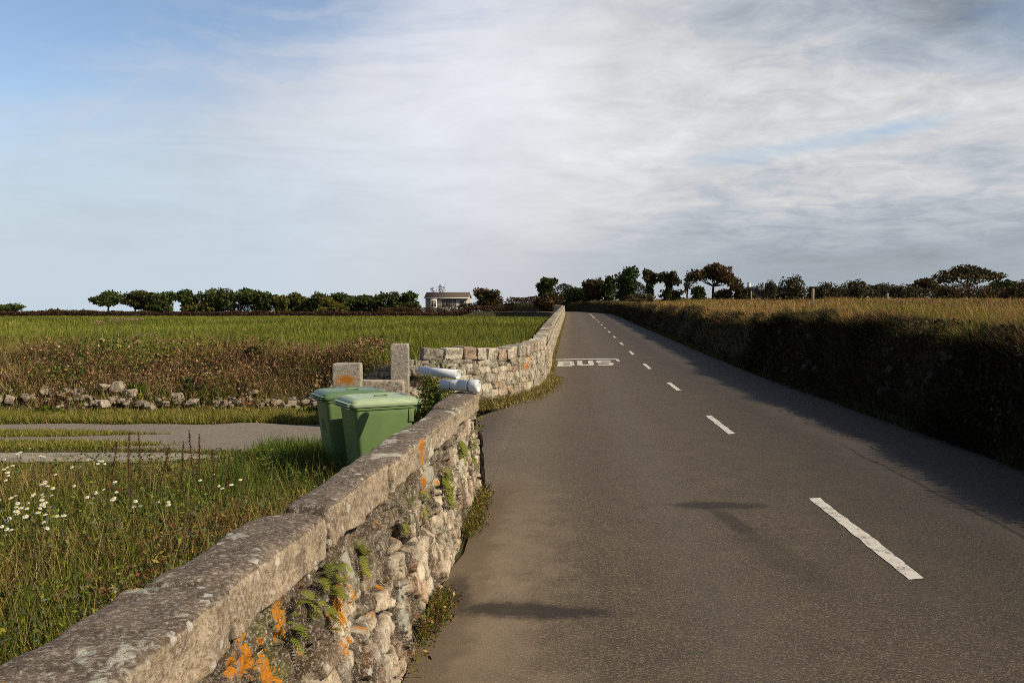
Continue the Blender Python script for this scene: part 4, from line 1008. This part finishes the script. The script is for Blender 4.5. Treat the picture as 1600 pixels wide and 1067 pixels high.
def bush(name, x, y, z, rx, ry_, rz, n, ls, cols, wts, label, cat, group=None, lumps=9, stems=True, zlo=None):
    e = empty(name, (x, y, z)); parts = []
    cen = RNG.normal(size=(lumps, 3)); cen /= np.linalg.norm(cen, axis=1)[:, None]; cen *= RNG.uniform(.2, .75, (lumps, 1)); cen[:, 2] = np.abs(cen[:, 2]) * .9 + .1
    if zlo is not None: cen[:, :2] *= 1.1; cen[:, 2] = RNG.uniform(zlo, .78, lumps)
    k = RNG.integers(0, lumps, n); d = RNG.normal(size=(n, 3)); d /= np.linalg.norm(d, axis=1)[:, None]; rad = RNG.uniform(.35, 1, (n, 1)) ** .5 * RNG.uniform(.22, .46, lumps)[k][:, None]
    P = (cen[k] + d * rad) * np.array([rx, ry_, rz]); P[:, 2] = np.maximum(P[:, 2], .01)
    C = palette(n, cols, wts, .22) * RNG.uniform(.75, 1.25, lumps)[k][:, None]
    s_ = ls * RNG.uniform(.6, 1.3, n)
    build('foliage', [leaves(P, s_, s_ * .55, C)], M_LEAF, e)
    if stems:
        ps = []
        for c_ in cen[:6]:
            q = c_ * np.array([rx, ry_, rz]); v, f = tube([(0, 0, -.05), q * np.array([.4, .4, .6]), q], [.02 * rz + .004, .012 * rz + .003, .004], 5); ps.append((v, f, (.06, .04, .03)))
        build('stem', ps, M_BARK, e)
    return tag(e, label, cat, group)
# bank bushes
for (px, py, rx, rz, lb, cols) in ((298, 592, .35, .42, 'small dark green bramble high on the rusty bank', [DGREEN, (.03, .06, .02)]), (75, 645, .5, .24, 'low spreading green nettle patch at the bank foot on the left', [GREEN, DGREEN]),
                                   (213, 600, .28, .3, 'green sprouting weed beside the tallest bank boulder', [GREEN, DGREEN]), (490, 635, .4, .25, 'low green weed left of the bins at the bank foot', [DGREEN, GREEN]), (395, 545, .4, .4, 'brown and green bramble on the brow of the bank', [DGREEN, RUST])):
    y = 15.3 if py > 600 else 16.6; y = 17.8 if py < 560 else y
    x = (px - 800) / 1300 * y; bush('bramble', x, y, float(G(x, y)), rx, rx * .8, rz, 1500, .07, cols, [2, 1], lb, 'weed', 'brambles and weeds on the bank')
# shrub by the wall end
bush('shrub', -.76, 8.95, -.22, .42, .42, 1.24, 17000, .034, [(.2, .22, .03), (.13, .16, .025), (.28, .26, .05), (.1, .055, .02), (.14, .08, .03)], [3.4, 3, 2, 1.6, 1.6], 'bushy yellow green and brown shrub between the bins and the wall end', 'shrub', lumps=22, zlo=.3)
bush('shrub', -.68, 7.95, .7, .2, .22, .36, 900, .042, [(.2, .22, .05), (.14, .17, .03)], [2, 2], 'small yellow green sprig spilling over the coping below the pipes', 'shrub', lumps=6)

# ------------------------------------------------------------------ trees
def tree(px, w, top, d, kind, cols, wts, label, group, name='tree', leaf=None, n=None, trunk_h=.45, seed=0, lean=0, base=None):
    """px, w, top measured on the photograph at 1600 px; d = distance"""
    x = (px - 800) / 1300. * d; W = w / 1300. * d; zt = H_CAM + (482 - top) / 1300. * d
    g_ = float(G(x, d)) if base is None else base; Hh = zt - g_; e = empty(name, (x, d, g_)); leaf = leaf or .0028 * d; rg = np.random.default_rng(seed + int(px))
    blobs = []
    if kind == 'round':
        for k in range(15):
            a = rg.uniform(0, 6.28); r = rg.uniform(.1, .36); z = rg.uniform(trunk_h + .08, .86); q = math.sqrt(max(.1, 1 - ((z - .6) / .5) ** 2)); blobs.append((math.cos(a) * r * W * q, math.sin(a) * r * W * .8 * q, z * Hh, W * rg.uniform(.13, .2), Hh * rg.uniform(.1, .15)))
    elif kind == 'flat':       # wind-pruned: flat plates on spreading limbs
        for k in range(17):
            a = rg.uniform(0, 6.28); r = rg.uniform(.03, .4); z = .9 - 1.5 * r * r - rg.uniform(0, .16); blobs.append((math.cos(a) * r * W, math.sin(a) * r * W * .7, z * Hh, W * rg.uniform(.12, .19), Hh * rg.uniform(.08, .13)))
    elif kind == 'column':     # ivy-clad, foliage to the ground
        for k in range(20):
            z = rg.uniform(.08, .88); r = rg.uniform(0, .3) * (1.1 - .5 * abs(z - .6)); a = rg.uniform(0, 6.28); blobs.append((math.cos(a) * r * W, math.sin(a) * r * W, z * Hh, W * rg.uniform(.14, .24), Hh * rg.uniform(.1, .15)))
    elif kind == 'ivy':        # narrow ivy trunk, small head
        for k in range(9): blobs.append((rg.normal() * W * .06, rg.normal() * W * .06, (.12 + .06 * k) * Hh, W * .1, Hh * .08))
        for k in range(12):
            a = rg.uniform(0, 6.28); r = rg.uniform(.05, .38); blobs.append((math.cos(a) * r * W, math.sin(a) * r * W, rg.uniform(.6, .92) * Hh, W * rg.uniform(.09, .16), Hh * rg.uniform(.05, .09)))
    elif kind == 'pine':
        for k in range(15):
            z = rg.uniform(.4, .95); r = rg.uniform(.1, .42) * (1.15 - z * .5); a = rg.uniform(0, 6.28); blobs.append((math.cos(a) * r * W, math.sin(a) * r * W, z * Hh, W * rg.uniform(.12, .2), Hh * rg.uniform(.05, .09)))
    elif kind == 'sparse':
        for k in range(12): a = rg.uniform(0, 6.28); r = rg.uniform(.1, .45); blobs.append((math.cos(a) * r * W, math.sin(a) * r * W, rg.uniform(.45, .95) * Hh, W * .12, Hh * .09))
    B_ = np.array(blobs); n = int((n or {'sparse': 160, 'ivy': 1300, 'flat': 1700}.get(kind, 2200)) * 1.25)
    vol = B_[:, 3] ** 1.5; k = rg.choice(len(B_), n, p=vol / vol.sum()); dd = rg.normal(size=(n, 3)); dd /= np.linalg.norm(dd, axis=1)[:, None]; rad = rg.uniform(.1, 1, (n, 1)) ** .4
    B_[:, 3:] *= 1.28
    P = B_[k, :3] + dd * rad * np.stack([B_[k, 3], B_[k, 3], B_[k, 4]], 1); P += rg.normal(size=(n, 3)) * leaf * .35
    P[:, 0] += lean * P[:, 2]; P[:, 2] = np.clip(P[:, 2], .02, None)
    P[:, 2] *= np.minimum(1, Hh / max(Hh, P[:, 2].max()))
    cb = palette(len(B_), cols, wts, .1); C = np.clip(cb[k] * .55 + palette(n, cols, wts, .2) * .45, .004, 1)
    s_ = leaf * rg.uniform(.6, 1.35, n)
    build('crown', [leaves(P, s_ * 1.25, s_ * .8, C)], M_LEAF, e)
    # trunk and limbs
    ps = []; tr = max(.05, Hh * .035); fork = np.array([lean * Hh * .4, 0, Hh * (trunk_h if kind != 'flat' else .38)])
    nt = 1 if kind != 'multi' else 3
    v, f = tube([(0, 0, -.2), fork * np.array([.5, .5, .5]) + np.array([rg.normal() * tr * .6, 0, 0]), fork], [tr * 1.3, tr, tr * .8], 7); ps.append((v, f, (.05, .04, .03)))
    for j in rg.choice(len(B_), min(len(B_), 11), replace=False):
        q = B_[j, :3].copy(); q[0] += lean * q[2]
        if q[2] < fork[2] * .8: continue
        mid = fork * .45 + q * .55 + np.array([0, 0, -.06 * Hh]) * (1 if kind == 'flat' else .3)
        v, f = tube([fork, mid, q], [tr * .55, tr * .34, tr * .14], 5); ps.append((v, f, (.05, .04, .03)))
    if kind == 'sparse':
        for j in range(40):
            q = B_[rg.integers(len(B_)), :3]; r_ = q + rg.normal(size=3) * np.array([W * .14, W * .14, Hh * .12]); v, f = tube([q, r_], [tr * .14, tr * .05], 4); ps.append((v, f, (.07, .055, .045)))
    build('trunk', ps, M_BARK, e, True)
    return tag(e, label, 'tree', group)
DK = [(.055, .075, .018), (.078, .095, .022), (.032, .044, .011)]; YG = [(.1, .1, .018), (.14, .12, .02), (.05, .06, .015)]; RB = [(.1, .055, .024), (.075, .055, .02), (.045, .05, .015)]; MIX = [(.04, .055, .016), (.06, .06, .02), (.07, .04, .02)]
W3 = [3, 3, 2]
gl = 'trees along the far side of the left field'
T = [(14, 40, 474, 165, 'round', DK, 'low dark tree at the left edge of the skyline', 0), (50, 36, 484, 170, 'round', DK, 'small rounded bush like tree second from the left edge', .1), (98, 56, 484, 175, 'round', DK, 'low wide dark thicket tree beside open skyline', .1),
     (170, 40, 453, 140, 'flat', DK, 'thin leaning tree with layered crown, left of the domed field tree', 0), (210, 44, 453, 140, 'round', MIX, 'domed field tree on a clear bare trunk', .36), (251, 36, 453, 145, 'round', DK, 'dark tree just right of the gap after the domed one', .2),
     (284, 38, 453, 147, 'flat', DK, 'dark tree with flat crown joined to its left neighbour', 0), (296, 24, 466, 143, 'round', YG, 'yellowish bush tree below the flat dark crown', .05), (336, 52, 450, 145, 'round', DK, 'broad dark tree, highest crown of the left row', .2),
     (326, 22, 461, 141, 'round', YG, 'small yellow green tree in front of the highest dark crown', .05), (375, 50, 451, 148, 'flat', DK, 'dark wide tree with level top and see-through trunk', 0), (405, 42, 452, 146, 'round', DK, 'dark tree at the right end of the level topped block', .3),
     (435, 28, 459, 143, 'round', YG, 'short yellow green tree in a dip of the row', .1), (466, 38, 455, 145, 'round', YG, 'round yellow green tree, taller one of the yellow pair', .1), (490, 34, 457, 150, 'round', DK, 'dark tree directly right of the taller yellow one', .25),
     (516, 42, 463, 143, 'round', YG, 'low yellow bush tree in front of the dark row', .05), (528, 44, 457, 152, 'flat', DK, 'dark flat topped tree behind the low yellow one', 0), (565, 46, 458, 154, 'flat', DK, 'dark spreading tree in the middle of the even row', 0),
     (598, 40, 457, 152, 'round', DK, 'dark tree of the even row, second left from the house', .3), (638, 42, 453, 150, 'round', DK, 'dense dark tree standing just left of the house', .08)]
for i_, (px, w, top, d, kd, cols, lb, th) in enumerate(T): tree(px, w * (1.35, 1.15, 1.5)[i_ % 3], top + (0, 2, -1, 1)[i_ % 4], d + (0, 4, -3)[i_ % 3], kd, cols, W3, lb, gl, trunk_h=th * .7, lean=(.12, .05, .2, .0)[i_ % 4], n=(1900, 2500)[i_ % 2])
tree(687, 30, 446, 190, 'sparse', RB, W3, 'thin half bare tree rising behind the house roof', gl, n=110, leaf=.3)
tree(762, 58, 449, 148, 'round', RB, W3, 'round brownish tree standing right of the house', gl, trunk_h=.08)
tree(856, 36, 434, 118, 'pine', DK, W3, 'ragged dark pine by the road above a brown thicket', gl, trunk_h=.3, lean=0)
tree(856, 52, 455, 116, 'round', RB, W3, 'brown thicket tree under the ragged pine', gl, trunk_h=.05)
gr = 'trees beside the far end of the road'
tree(893, 30, 451, 124, 'column', DK, W3, 'dark hedge like tree where the road disappears', gr, n=2400)
tree(912, 26, 450, 126, 'column', MIX, W3, 'dark ivy hung tree beside the vanishing road', gr)
tree(927, 36, 434, 118, 'round', RB, W3, 'dark brown domed tree, left of the gap of sky', gr, trunk_h=.1, n=2600)
tree(951, 22, 430, 116, 'column', DK, W3, 'narrow ivy clad tree right of the gap of sky', gr)
tree(978, 42, 416, 112, 'column', [(.035, .06, .015), (.045, .075, .02), (.02, .03, .01)], W3, 'tallest dense green tree at the road end', gr, n=3400)
tree(1014, 30, 420, 104, 'ivy', MIX, W3, 'slim tree with bare ivy trunk and small head, left of its twin', gr, trunk_h=.6)
tree(1044, 36, 423, 102, 'ivy', MIX, W3, 'fuller small headed tree between its slim twin and a bare tree', gr, trunk_h=.5)
tree(1074, 26, 428, 103, 'sparse', RB, W3, 'thin nearly bare tree next to the big spreading one', gr)
tree(1114, 74, 411, 96, 'flat', RB, W3, 'big spreading tree with dark layered crown and visible trunk', gr, n=2600)
tree(1152, 30, 440, 92, 'sparse', RB, W3, 'ragged thin tree at the right foot of the big spreading one', gr, n=420)
tree(1092, 24, 447, 95, 'column', DK, W3, 'dark bush tree below the left side of the big spreading crown', gr, n=900)
tree(1131, 34, 452, 93, 'column', RB, W3, 'brown scrub tree below the right side of the big spreading crown', gr, n=1200)
tree(1050, 40, 452, 104, 'column', RB, W3, 'dark scrub tree under the fuller small headed one', gr, n=1000)
tree(1510, 108, 413, 82, 'flat', RB, W3, 'wide parasol shaped tree alone on the right skyline', 'trees on the right skyline', n=3200, leaf=.2)
tree(1443, 52, 435, 80, 'flat', RB, W3, 'lower flat dark tree left of the parasol tree', 'trees on the right skyline', n=1600)
tree(1571, 60, 437, 86, 'round', DK, W3, 'dark low tree at the right end behind the parasol tree', 'trees on the right skyline', trunk_h=.1)
tree(1369, 34, 444, 84, 'round', DK, W3, 'dark green dome in the middle of the right hand scrub', 'trees on the right skyline', trunk_h=.05)
def skyline_bush(px, w, top, d, cols, label, dens=700):
    x = (px - 800) / 1300. * d; g_ = float(G(x, d)); Hh = H_CAM + (482 - top) / 1300. * d - g_; W = w / 1300. * d
    bush('scrub_bush', x, d, g_, W * .72, W * .5, Hh / .9, dens, .0029 * d, cols, [3, 2, 2], label, 'bush', 'scrub bushes on the right skyline', lumps=20, stems=False, zlo=.1)
SC = [(.09, .07, .035), (.06, .05, .025), (.07, .075, .03)]
for (px, w, top, lb) in ((1206, 34, 443, 'tawny scrub bush right of the grey cottage roof'), (1242, 42, 438, 'tallest tawny scrub bush left of the wooden post'), (1276, 32, 449, 'low scrub bush directly behind the wooden post'), (1300, 44, 446, 'wide scrub bush right of the wooden post'),
                         (1337, 36, 443, 'scrub bush left of the dark green dome'), (1400, 40, 447, 'reddish scrub bush right of the dark green dome'), (1428, 30, 452, 'small scrub bush before the lower flat tree'), (1165, 26, 452, 'scrub bush in front of the grey cottage'), (1480, 50, 449, 'dark scrub under the left of the parasol tree'), (1530, 60, 448, 'dark scrub under the right of the parasol tree'), (1590, 50, 444, 'scrub bush at the far right edge'), (1000, 40, 462, 'low scrub at the foot of the tallest green tree')):
    skyline_bush(px, w, top, 72 if px > 1180 else 92, SC if px < 1470 else RB, lb, 2600)

# hedge at the far side of the field, and the dark one where the road vanishes
def hedge(name, x0, x1, yfun, h, thick, n, leaf, cols, wts, label):
    e = empty(name, ((x0 + x1) / 2, float(yfun((x0 + x1) / 2)), 0)); off = np.array(e.location)
    x = RNG.uniform(x0, x1, n); y = yfun(x) + RNG.uniform(-thick, thick, n); top = h * (.65 + .6 * fbm(x * .5, x * 0 + 2, oct=4)); P = np.stack([x, y, G(x, y) + top * RNG.uniform(0, 1, n) ** .7], 1) - off
    build('foliage', [leaves(P, leaf * RNG.uniform(.6, 1.3, n), leaf * .5, palette(n, cols, wts, .25))], M_LEAF, e); return tag(e, label, 'hedge')
hedge('hedge', -95, 6.5, lambda x: 132 + 0 * x, .95 , 1.0, 26000, .3, [(.09, .04, .022), (.06, .03, .018), (.1, .06, .03), (.04, .04, .018)], [4, 3, 2, 1.5], 'long low russet hedge along the far edge of the field')
hedge('hedge', -60, -17, lambda x: 153 + 0 * x, 2.5, 1.8, 12000, .36, [(.05, .06, .02), (.035, .045, .014), (.09, .075, .025), (.09, .05, .025)], [3, 3, 1.5, 1.5], 'dark ragged thicket hedge filling in below the left tree row')
hedge('hedge', -24, -4, lambda x: 150 + 0 * x, 1.75, .8, 6000, .26, [(.1, .05, .025), (.08, .05, .022), (.06, .055, .02)], [3, 2, 2], 'brown garden hedge in front of the bungalow')
hedge('hedge', 5, 20, lambda x: 121 + .1 * (x - 5), 2.6, 1.6, 7000, .28, [(.025, .035, .012), (.035, .045, .015)], [1, 1], 'dark clipped hedge closing off the end of the road')
hedge('hedge', 24, 62, lambda x: 78 + 0 * x, 1.25, 1.0, 6000, .2, [(.08, .055, .03), (.06, .045, .02), (.05, .05, .02)], [3, 2, 2], 'rough brown hedge running behind the right hand scrub')

# ------------------------------------------------------------------ buildings
M_WALL = plain('cream_render', (.42, .35, .28), .85, .15, .1, 3); M_WALLW = plain('white_paint', (.66, .64, .6), .7, .2, .05, 3)
M_ROOF = plain('brown_tile', (.1, .075, .06), .85, .15, .2, 4, .5); M_GLASS = plain('window_glass', (.12, .1, .1), .15, .5, .2, .8); M_GREY = plain('slate', (.11, .11, .11), .8, .2, .15, 3)
d = 170.; hx0, hx1 = (663 - 800) / 1300 * d, (734 - 800) / 1300 * d; hz = 1.05; hw = hx1 - hx0
hs = empty('bungalow', ((hx0 + hx1) / 2, d + 3.5, hz)); hw2 = hw / 2
v1 = box(-hw2 + .25, hw2 - .25, -3.5, 3.5, -.3, 2.9); build('wall', [(*v1, (1, 1, 1))], M_WALL, hs)
ov = .45; zt_, ze = 3.95, 2.88
rv = np.array([(-hw2 + .02, -3.5 - ov, ze), (hw2 - .02, -3.5 - ov, ze), (hw2 - .02, 0, zt_), (-hw2 + .02, 0, zt_), (-hw2 + .02, 3.5 + ov, ze), (hw2 - .02, 3.5 + ov, ze)])
rv2 = rv + np.array([0, 0, .12]); V = np.concatenate([rv, rv2]); F = [np.array([(6, 7, 8, 9), (9, 8, 11, 10), (0, 3, 2, 1), (3, 4, 5, 2), (0, 1, 7, 6), (5, 4, 10, 11)]), np.array([(1, 2, 8, 7), (2, 5, 11, 8), (3, 0, 6, 9), (4, 3, 9, 10)])]
rf = build('roof', [(V, F, (1, 1, 1))], M_ROOF, hs)
build('fascia', [(*box(-hw2, hw2, -3.5 - ov - .06, -3.5 - ov - .01, ze - .16, ze + .08), (1, 1, 1))], M_WALLW, rf)
for sx in (-1, 1):
    build('bargeboard', [(*loft([[(sx * hw2 - .05, -3.95, ze - .02), (sx * hw2 + .05, -3.95, ze - .02), (sx * hw2 + .05, -3.95, ze + .16), (sx * hw2 - .05, -3.95, ze + .16)], [(sx * hw2 - .05, 0, zt_ - .02), (sx * hw2 + .05, 0, zt_ - .02), (sx * hw2 + .05, 0, zt_ + .18), (sx * hw2 - .05, 0, zt_ + .18)], [(sx * hw2 - .05, 3.95, ze - .02), (sx * hw2 + .05, 3.95, ze - .02), (sx * hw2 + .05, 3.95, ze + .16), (sx * hw2 - .05, 3.95, ze + .16)]]), (1, 1, 1))], M_WALLW, rf)
px2x = lambda p: (p - 698.5) / 1300 * d
def window(x0, x1, z0, z1, y, parent, nb=3):
    fr = build('window', [(*box(x0 - .06, x0, y - .05, y, z0, z1), (1, 1, 1)), (*box(x1, x1 + .06, y - .05, y, z0, z1), (1, 1, 1)), (*box(x0 - .06, x1 + .06, y - .05, y, z1, z1 + .06), (1, 1, 1)), (*box(x0 - .06, x1 + .06, y - .07, y, z0 - .06, z0), (1, 1, 1))] +
               [(*box(x0 + (x1 - x0) * k / nb - .025, x0 + (x1 - x0) * k / nb + .025, y - .04, y - .005, z0, z1), (1, 1, 1)) for k in range(1, nb)], M_WALLW, parent)
    build('pane', [(*box(x0, x1, y - .015, y - .003, z0, z1), (1, 1, 1))], M_GLASS, fr)
window(px2x(690), px2x(713), .95, 2.6, -3.5, hs, 4)
build('porch', [(*box(px2x(673), px2x(683), -4.3, -3.5, -.3, 2.6), (1, 1, 1))], M_WALLW, hs)
window(px2x(674.5), px2x(681.5), 1.0, 2.3, -4.3, hs, 2)
window(px2x(719), px2x(728), 1.1, 2.3, -3.5, hs, 2)
build('terrace_wall', [(*box(px2x(687), px2x(716), -5.2, -5.0, -.3, .9), (1, 1, 1))], M_WALLW, hs)
tag(hs, 'small cream bungalow with brown tiled roof beyond the left field', 'house')
o = build('garden_wall', [(*box(-13, 0, -.12, .12, -.3, 1.15), (1, 1, 1)), (*box(-13.02, .02, -.17, .17, 1.15, 1.25), (1, 1, 1))], M_WALL); o.location = (-18.5, 158, 1.0); tag(o, 'low pale garden wall running left from the bungalow', 'wall')
d2 = 100.; ex = (1182 - 800) / 1300 * d2; ez = float(G(ex, d2))
ct = empty('cottage', (ex, d2, ez)); zt2 = H_CAM + 34 / 1300 * d2 - ez; ze2 = H_CAM + 26 / 1300 * d2 - ez
build('wall', [(*box(-1.0, 2.2, -1.5, 1.5, -.3, ze2), (1, 1, 1))], M_GREY, ct)
v, f = loft([[(-1.2, -1.8, ze2), (-1.2, 1.8, ze2), (-1.2, 0, zt2)], [(2.4, -1.8, ze2), (2.4, 1.8, ze2), (2.4, 0, zt2)]]); rf = build('roof', [(v, f, (1, 1, 1))], M_GREY, ct)
build('chimney', [(*box(-1.1, -.8, -.2, .2, zt2 - .5, zt2 + .4), (1, 1, 1)), (*box(-1.13, -.77, -.23, .23, zt2 + .4, zt2 + .47), (1, 1, 1))], M_WALLW, rf)
tag(ct, 'grey slate roofed cottage with a white chimney showing above the right hand scrub', 'house')

# fence posts on the right
M_WOOD = plain('weathered_wood', (.33, .27, .19), .85, .1, .2, 12, .4)
for (px, top, bot, w, d, lb) in ((1269.5, 451, 480, .11, 40, 'tall pale wooden post standing in the tawny grass'), (1386, 458, 478, .09, 45, 'thin wooden post before the reddish scrub on the right'), (1174, 455, 478, .09, 62, 'short wooden post in the grass near the cottage')):
    x = (px - 800) / 1300 * d; g_ = float(G(x, d)); zt = H_CAM + (482 - top) / 1300 * d
    L = [rrect(-w / 2, w / 2, -w / 2, w / 2, w * .2, z, 3) for z in (-.3, (zt - g_) * .5, zt - g_ - .02)] + [rrect(-w / 2 + .015, w / 2 - .015, -w / 2 + .015, w / 2 - .015, w * .15, zt - g_, 3)]
    o = build('fence_post', [(*loft(L), (1, 1, 1))], M_WOOD); o.location = (x, d, g_); o.rotation_euler[1] = R(random.uniform(-2, 2)); tag(o, lb, 'post', 'wooden posts on the right bank')

# ------------------------------------------------------------------ light, sky, camera
SUN_EL, SUN_AZ = R(37), R(112)           # azimuth clockwise from +y
sd = np.array([math.sin(SUN_AZ) * math.cos(SUN_EL), math.cos(SUN_AZ) * math.cos(SUN_EL), math.sin(SUN_EL)])
L = bpy.data.lights.new('sun', 'SUN'); L.energy = 5.0; L.angle = R(.53); L.color = (1, .88, .66)
so = bpy.data.objects.new('sun', L); COL.objects.link(so)
from mathutils import Vector
so.rotation_euler = Vector(sd).to_track_quat('Z', 'Y').to_euler(); so.location = (30, -20, 40)
W = bpy.data.worlds.new('World'); S.world = W; W.use_nodes = True
t = NT(W.node_tree); bg = t.n['Background']
sky = t.new('ShaderNodeTexSky', sky_type='NISHITA', sun_disc=False, sun_elevation=SUN_EL, sun_rotation=SUN_AZ, air_density=1.0, dust_density=.7, ozone_density=1.2)
dirv = t.new('ShaderNodeTexCoord').outputs['Generated']
x, y, z = t.xyz(dirv)
az = t.m('ARCTAN2', x, y); el = t.m('ARCSINE', t.m('MAXIMUM', t.m('MINIMUM', z, 1.), -1.))
hz_ = t.m('MAXIMUM', z, .0)
# cloud-layer coordinates (a flat layer seen in perspective)
den = t.m('ADD', hz_, .16)
pc = t.comb(t.m('DIVIDE', x, den), t.m('DIVIDE', y, den), 0)
cir = t.noise(t.vmul(pc, (.5, .55, 1)), 1.0, 7, .6, .8)
puf = t.noise(t.vmul(pc, (.9, .9, 1)), 2.2, 7, .62, .5)
fin = t.noise(t.vmul(pc, (1.0, 1.1, 1)), 5.0, 9, .66, .7)
def lobe(a0, e0, sa, se, rot=0):
    ca, s_ = math.cos(rot), math.sin(rot); da = t.m('SUBTRACT', az, a0); de = t.m('SUBTRACT', el, e0)
    p = t.m('DIVIDE', t.m('ADD', t.m('MULTIPLY', da, ca), t.m('MULTIPLY', de, s_)), sa); q = t.m('DIVIDE', t.m('SUBTRACT', t.m('MULTIPLY', de, ca), t.m('MULTIPLY', da, s_)), se)
    return t.m('EXPONENT', t.m('MULTIPLY', t.m('ADD', t.m('MULTIPLY', p, p), t.m('MULTIPLY', q, q)), -1.))
def total(*a):
    r = a[0]
    for q in a[1:]: r = t.m('ADD', r, q)
    return r
def wgt(a, k): return t.m('MULTIPLY', a, k)
def cen(a, k): return t.m('MULTIPLY', t.m('SUBTRACT', a, .5), k)
# cloud veil: everything but the blue upper left; clear overhead and behind
front = t.ramp(t.m('ABSOLUTE', az), 1.2, .62)
cover = t.m('MULTIPLY', front, t.ramp(el, .58, .40))
blue = total(wgt(lobe(-.26, .345, .34, .10, .12), .85), wgt(lobe(-.62, .27, .26, .18, 0), 1.0), wgt(lobe(.31, .178, .13, .013, .08), .75), wgt(lobe(.45, .197, .07, .010, .1), .6), wgt(lobe(.58, .31, .13, .07, .3), .45))
nearh = t.ramp(el, .01, .12)
wis0 = t.m('MULTIPLY', t.ramp(t.m('ABSOLUTE', t.m('SUBTRACT', t.noise(t.vmul(pc, (.6, .9, 1)), 1.3, 6, .58, 1.8), .5)), .1, .0), t.ramp(el, .12, .2))
dens = total(cover, wgt(wis0, .14), t.m('MULTIPLY', cen(puf, .75), t.m('MULTIPLY', t.ramp(az, -.05, .3), nearh)), t.m('MULTIPLY', cen(cir, .75), nearh), wgt(blue, -.85), t.m('MULTIPLY', cen(fin, .35), nearh))
dens = t.ramp(dens, -.05, .95, 0, .96)
# linear brightness of the veil
right = t.ramp(az, -.1, .3)
wis = t.m('MULTIPLY', t.m('SUBTRACT', .18, t.m('ABSOLUTE', t.m('SUBTRACT', t.noise(t.vmul(pc, (.55, 1.0, 1)), 1.7, 6, .55, 1.6), .5))), t.ramp(el, .08, .2))
lum = total(.585, wgt(t.m('MULTIPLY', t.ramp(az, .15, -.3), t.ramp(el, .2, .02)), .085), wgt(wis, .35), wgt(lobe(-.03, .27, .24, .17, -.55), .17), wgt(lobe(-.1, .15, .3, .1), .06), t.m('MULTIPLY', cen(puf, .62), t.m('MULTIPLY', nearh, t.m('ADD', .35, wgt(right, .65)))), t.m('MULTIPLY', cen(fin, .48), t.m('MULTIPLY', nearh, right)),
            wgt(lobe(.33, .235, .22, .04, .06), .06), wgt(lobe(.32, .12, .3, .03, .05), .05), wgt(lobe(.38, .05, .35, .07), -.2), wgt(lobe(.5, .33, .2, .075), -.3))
dk_ = t.ramp(lum, .68, .4)
tint_ = t.mix(dk_, (.985, 1.0, 1.06), (.89, 1.0, 1.11)); tint_ = t.mix(t.m('MULTIPLY', t.ramp(az, .05, -.4), t.ramp(el, .3, .1)), tint_, (.84, .985, 1.11)); tint_ = t.mix(t.m('MULTIPLY', t.ramp(lum, .56, .66), right), tint_, (1.0, 1.0, 1.0))
cc = t.vmul(tint_, t.comb(lum, lum, lum))
cc = t.vmul(cc, (14.3, 14.3, 14.3))
hazec = t.mix(t.m('MULTIPLY', t.m('MULTIPLY', t.ramp(el, .26, .0), front), .8), t.mix(front, sky.outputs[0], t.vmul(sky.outputs[0], (2.15, 2.15, 2.15))), (7.57, 8.57, 9.64))
col = t.mix(dens, hazec, cc)
t.put(bg.inputs[0], col); bg.inputs[1].default_value = .07

cam = bpy.data.cameras.new('camera'); co_ = bpy.data.objects.new('camera', cam); COL.objects.link(co_)
co_.location = (0, 0, H_CAM); co_.rotation_euler = (R(90 - 2.27), 0, 0)
cam.sensor_width = 36; cam.lens = 1300 / 1600 * 36; cam.clip_start = .05; cam.clip_end = 6000
S.camera = co_
S.view_settings.view_transform = 'Standard'; S.view_settings.look = 'None'; S.view_settings.exposure = 0; S.view_settings.gamma = 1
S.cycles.max_bounces = 5; S.cycles.diffuse_bounces = 2; S.cycles.transmission_bounces = 2; S.cycles.transparent_max_bounces = 4
S.cycles.use_denoising = False; S.cycles.filter_width = .85
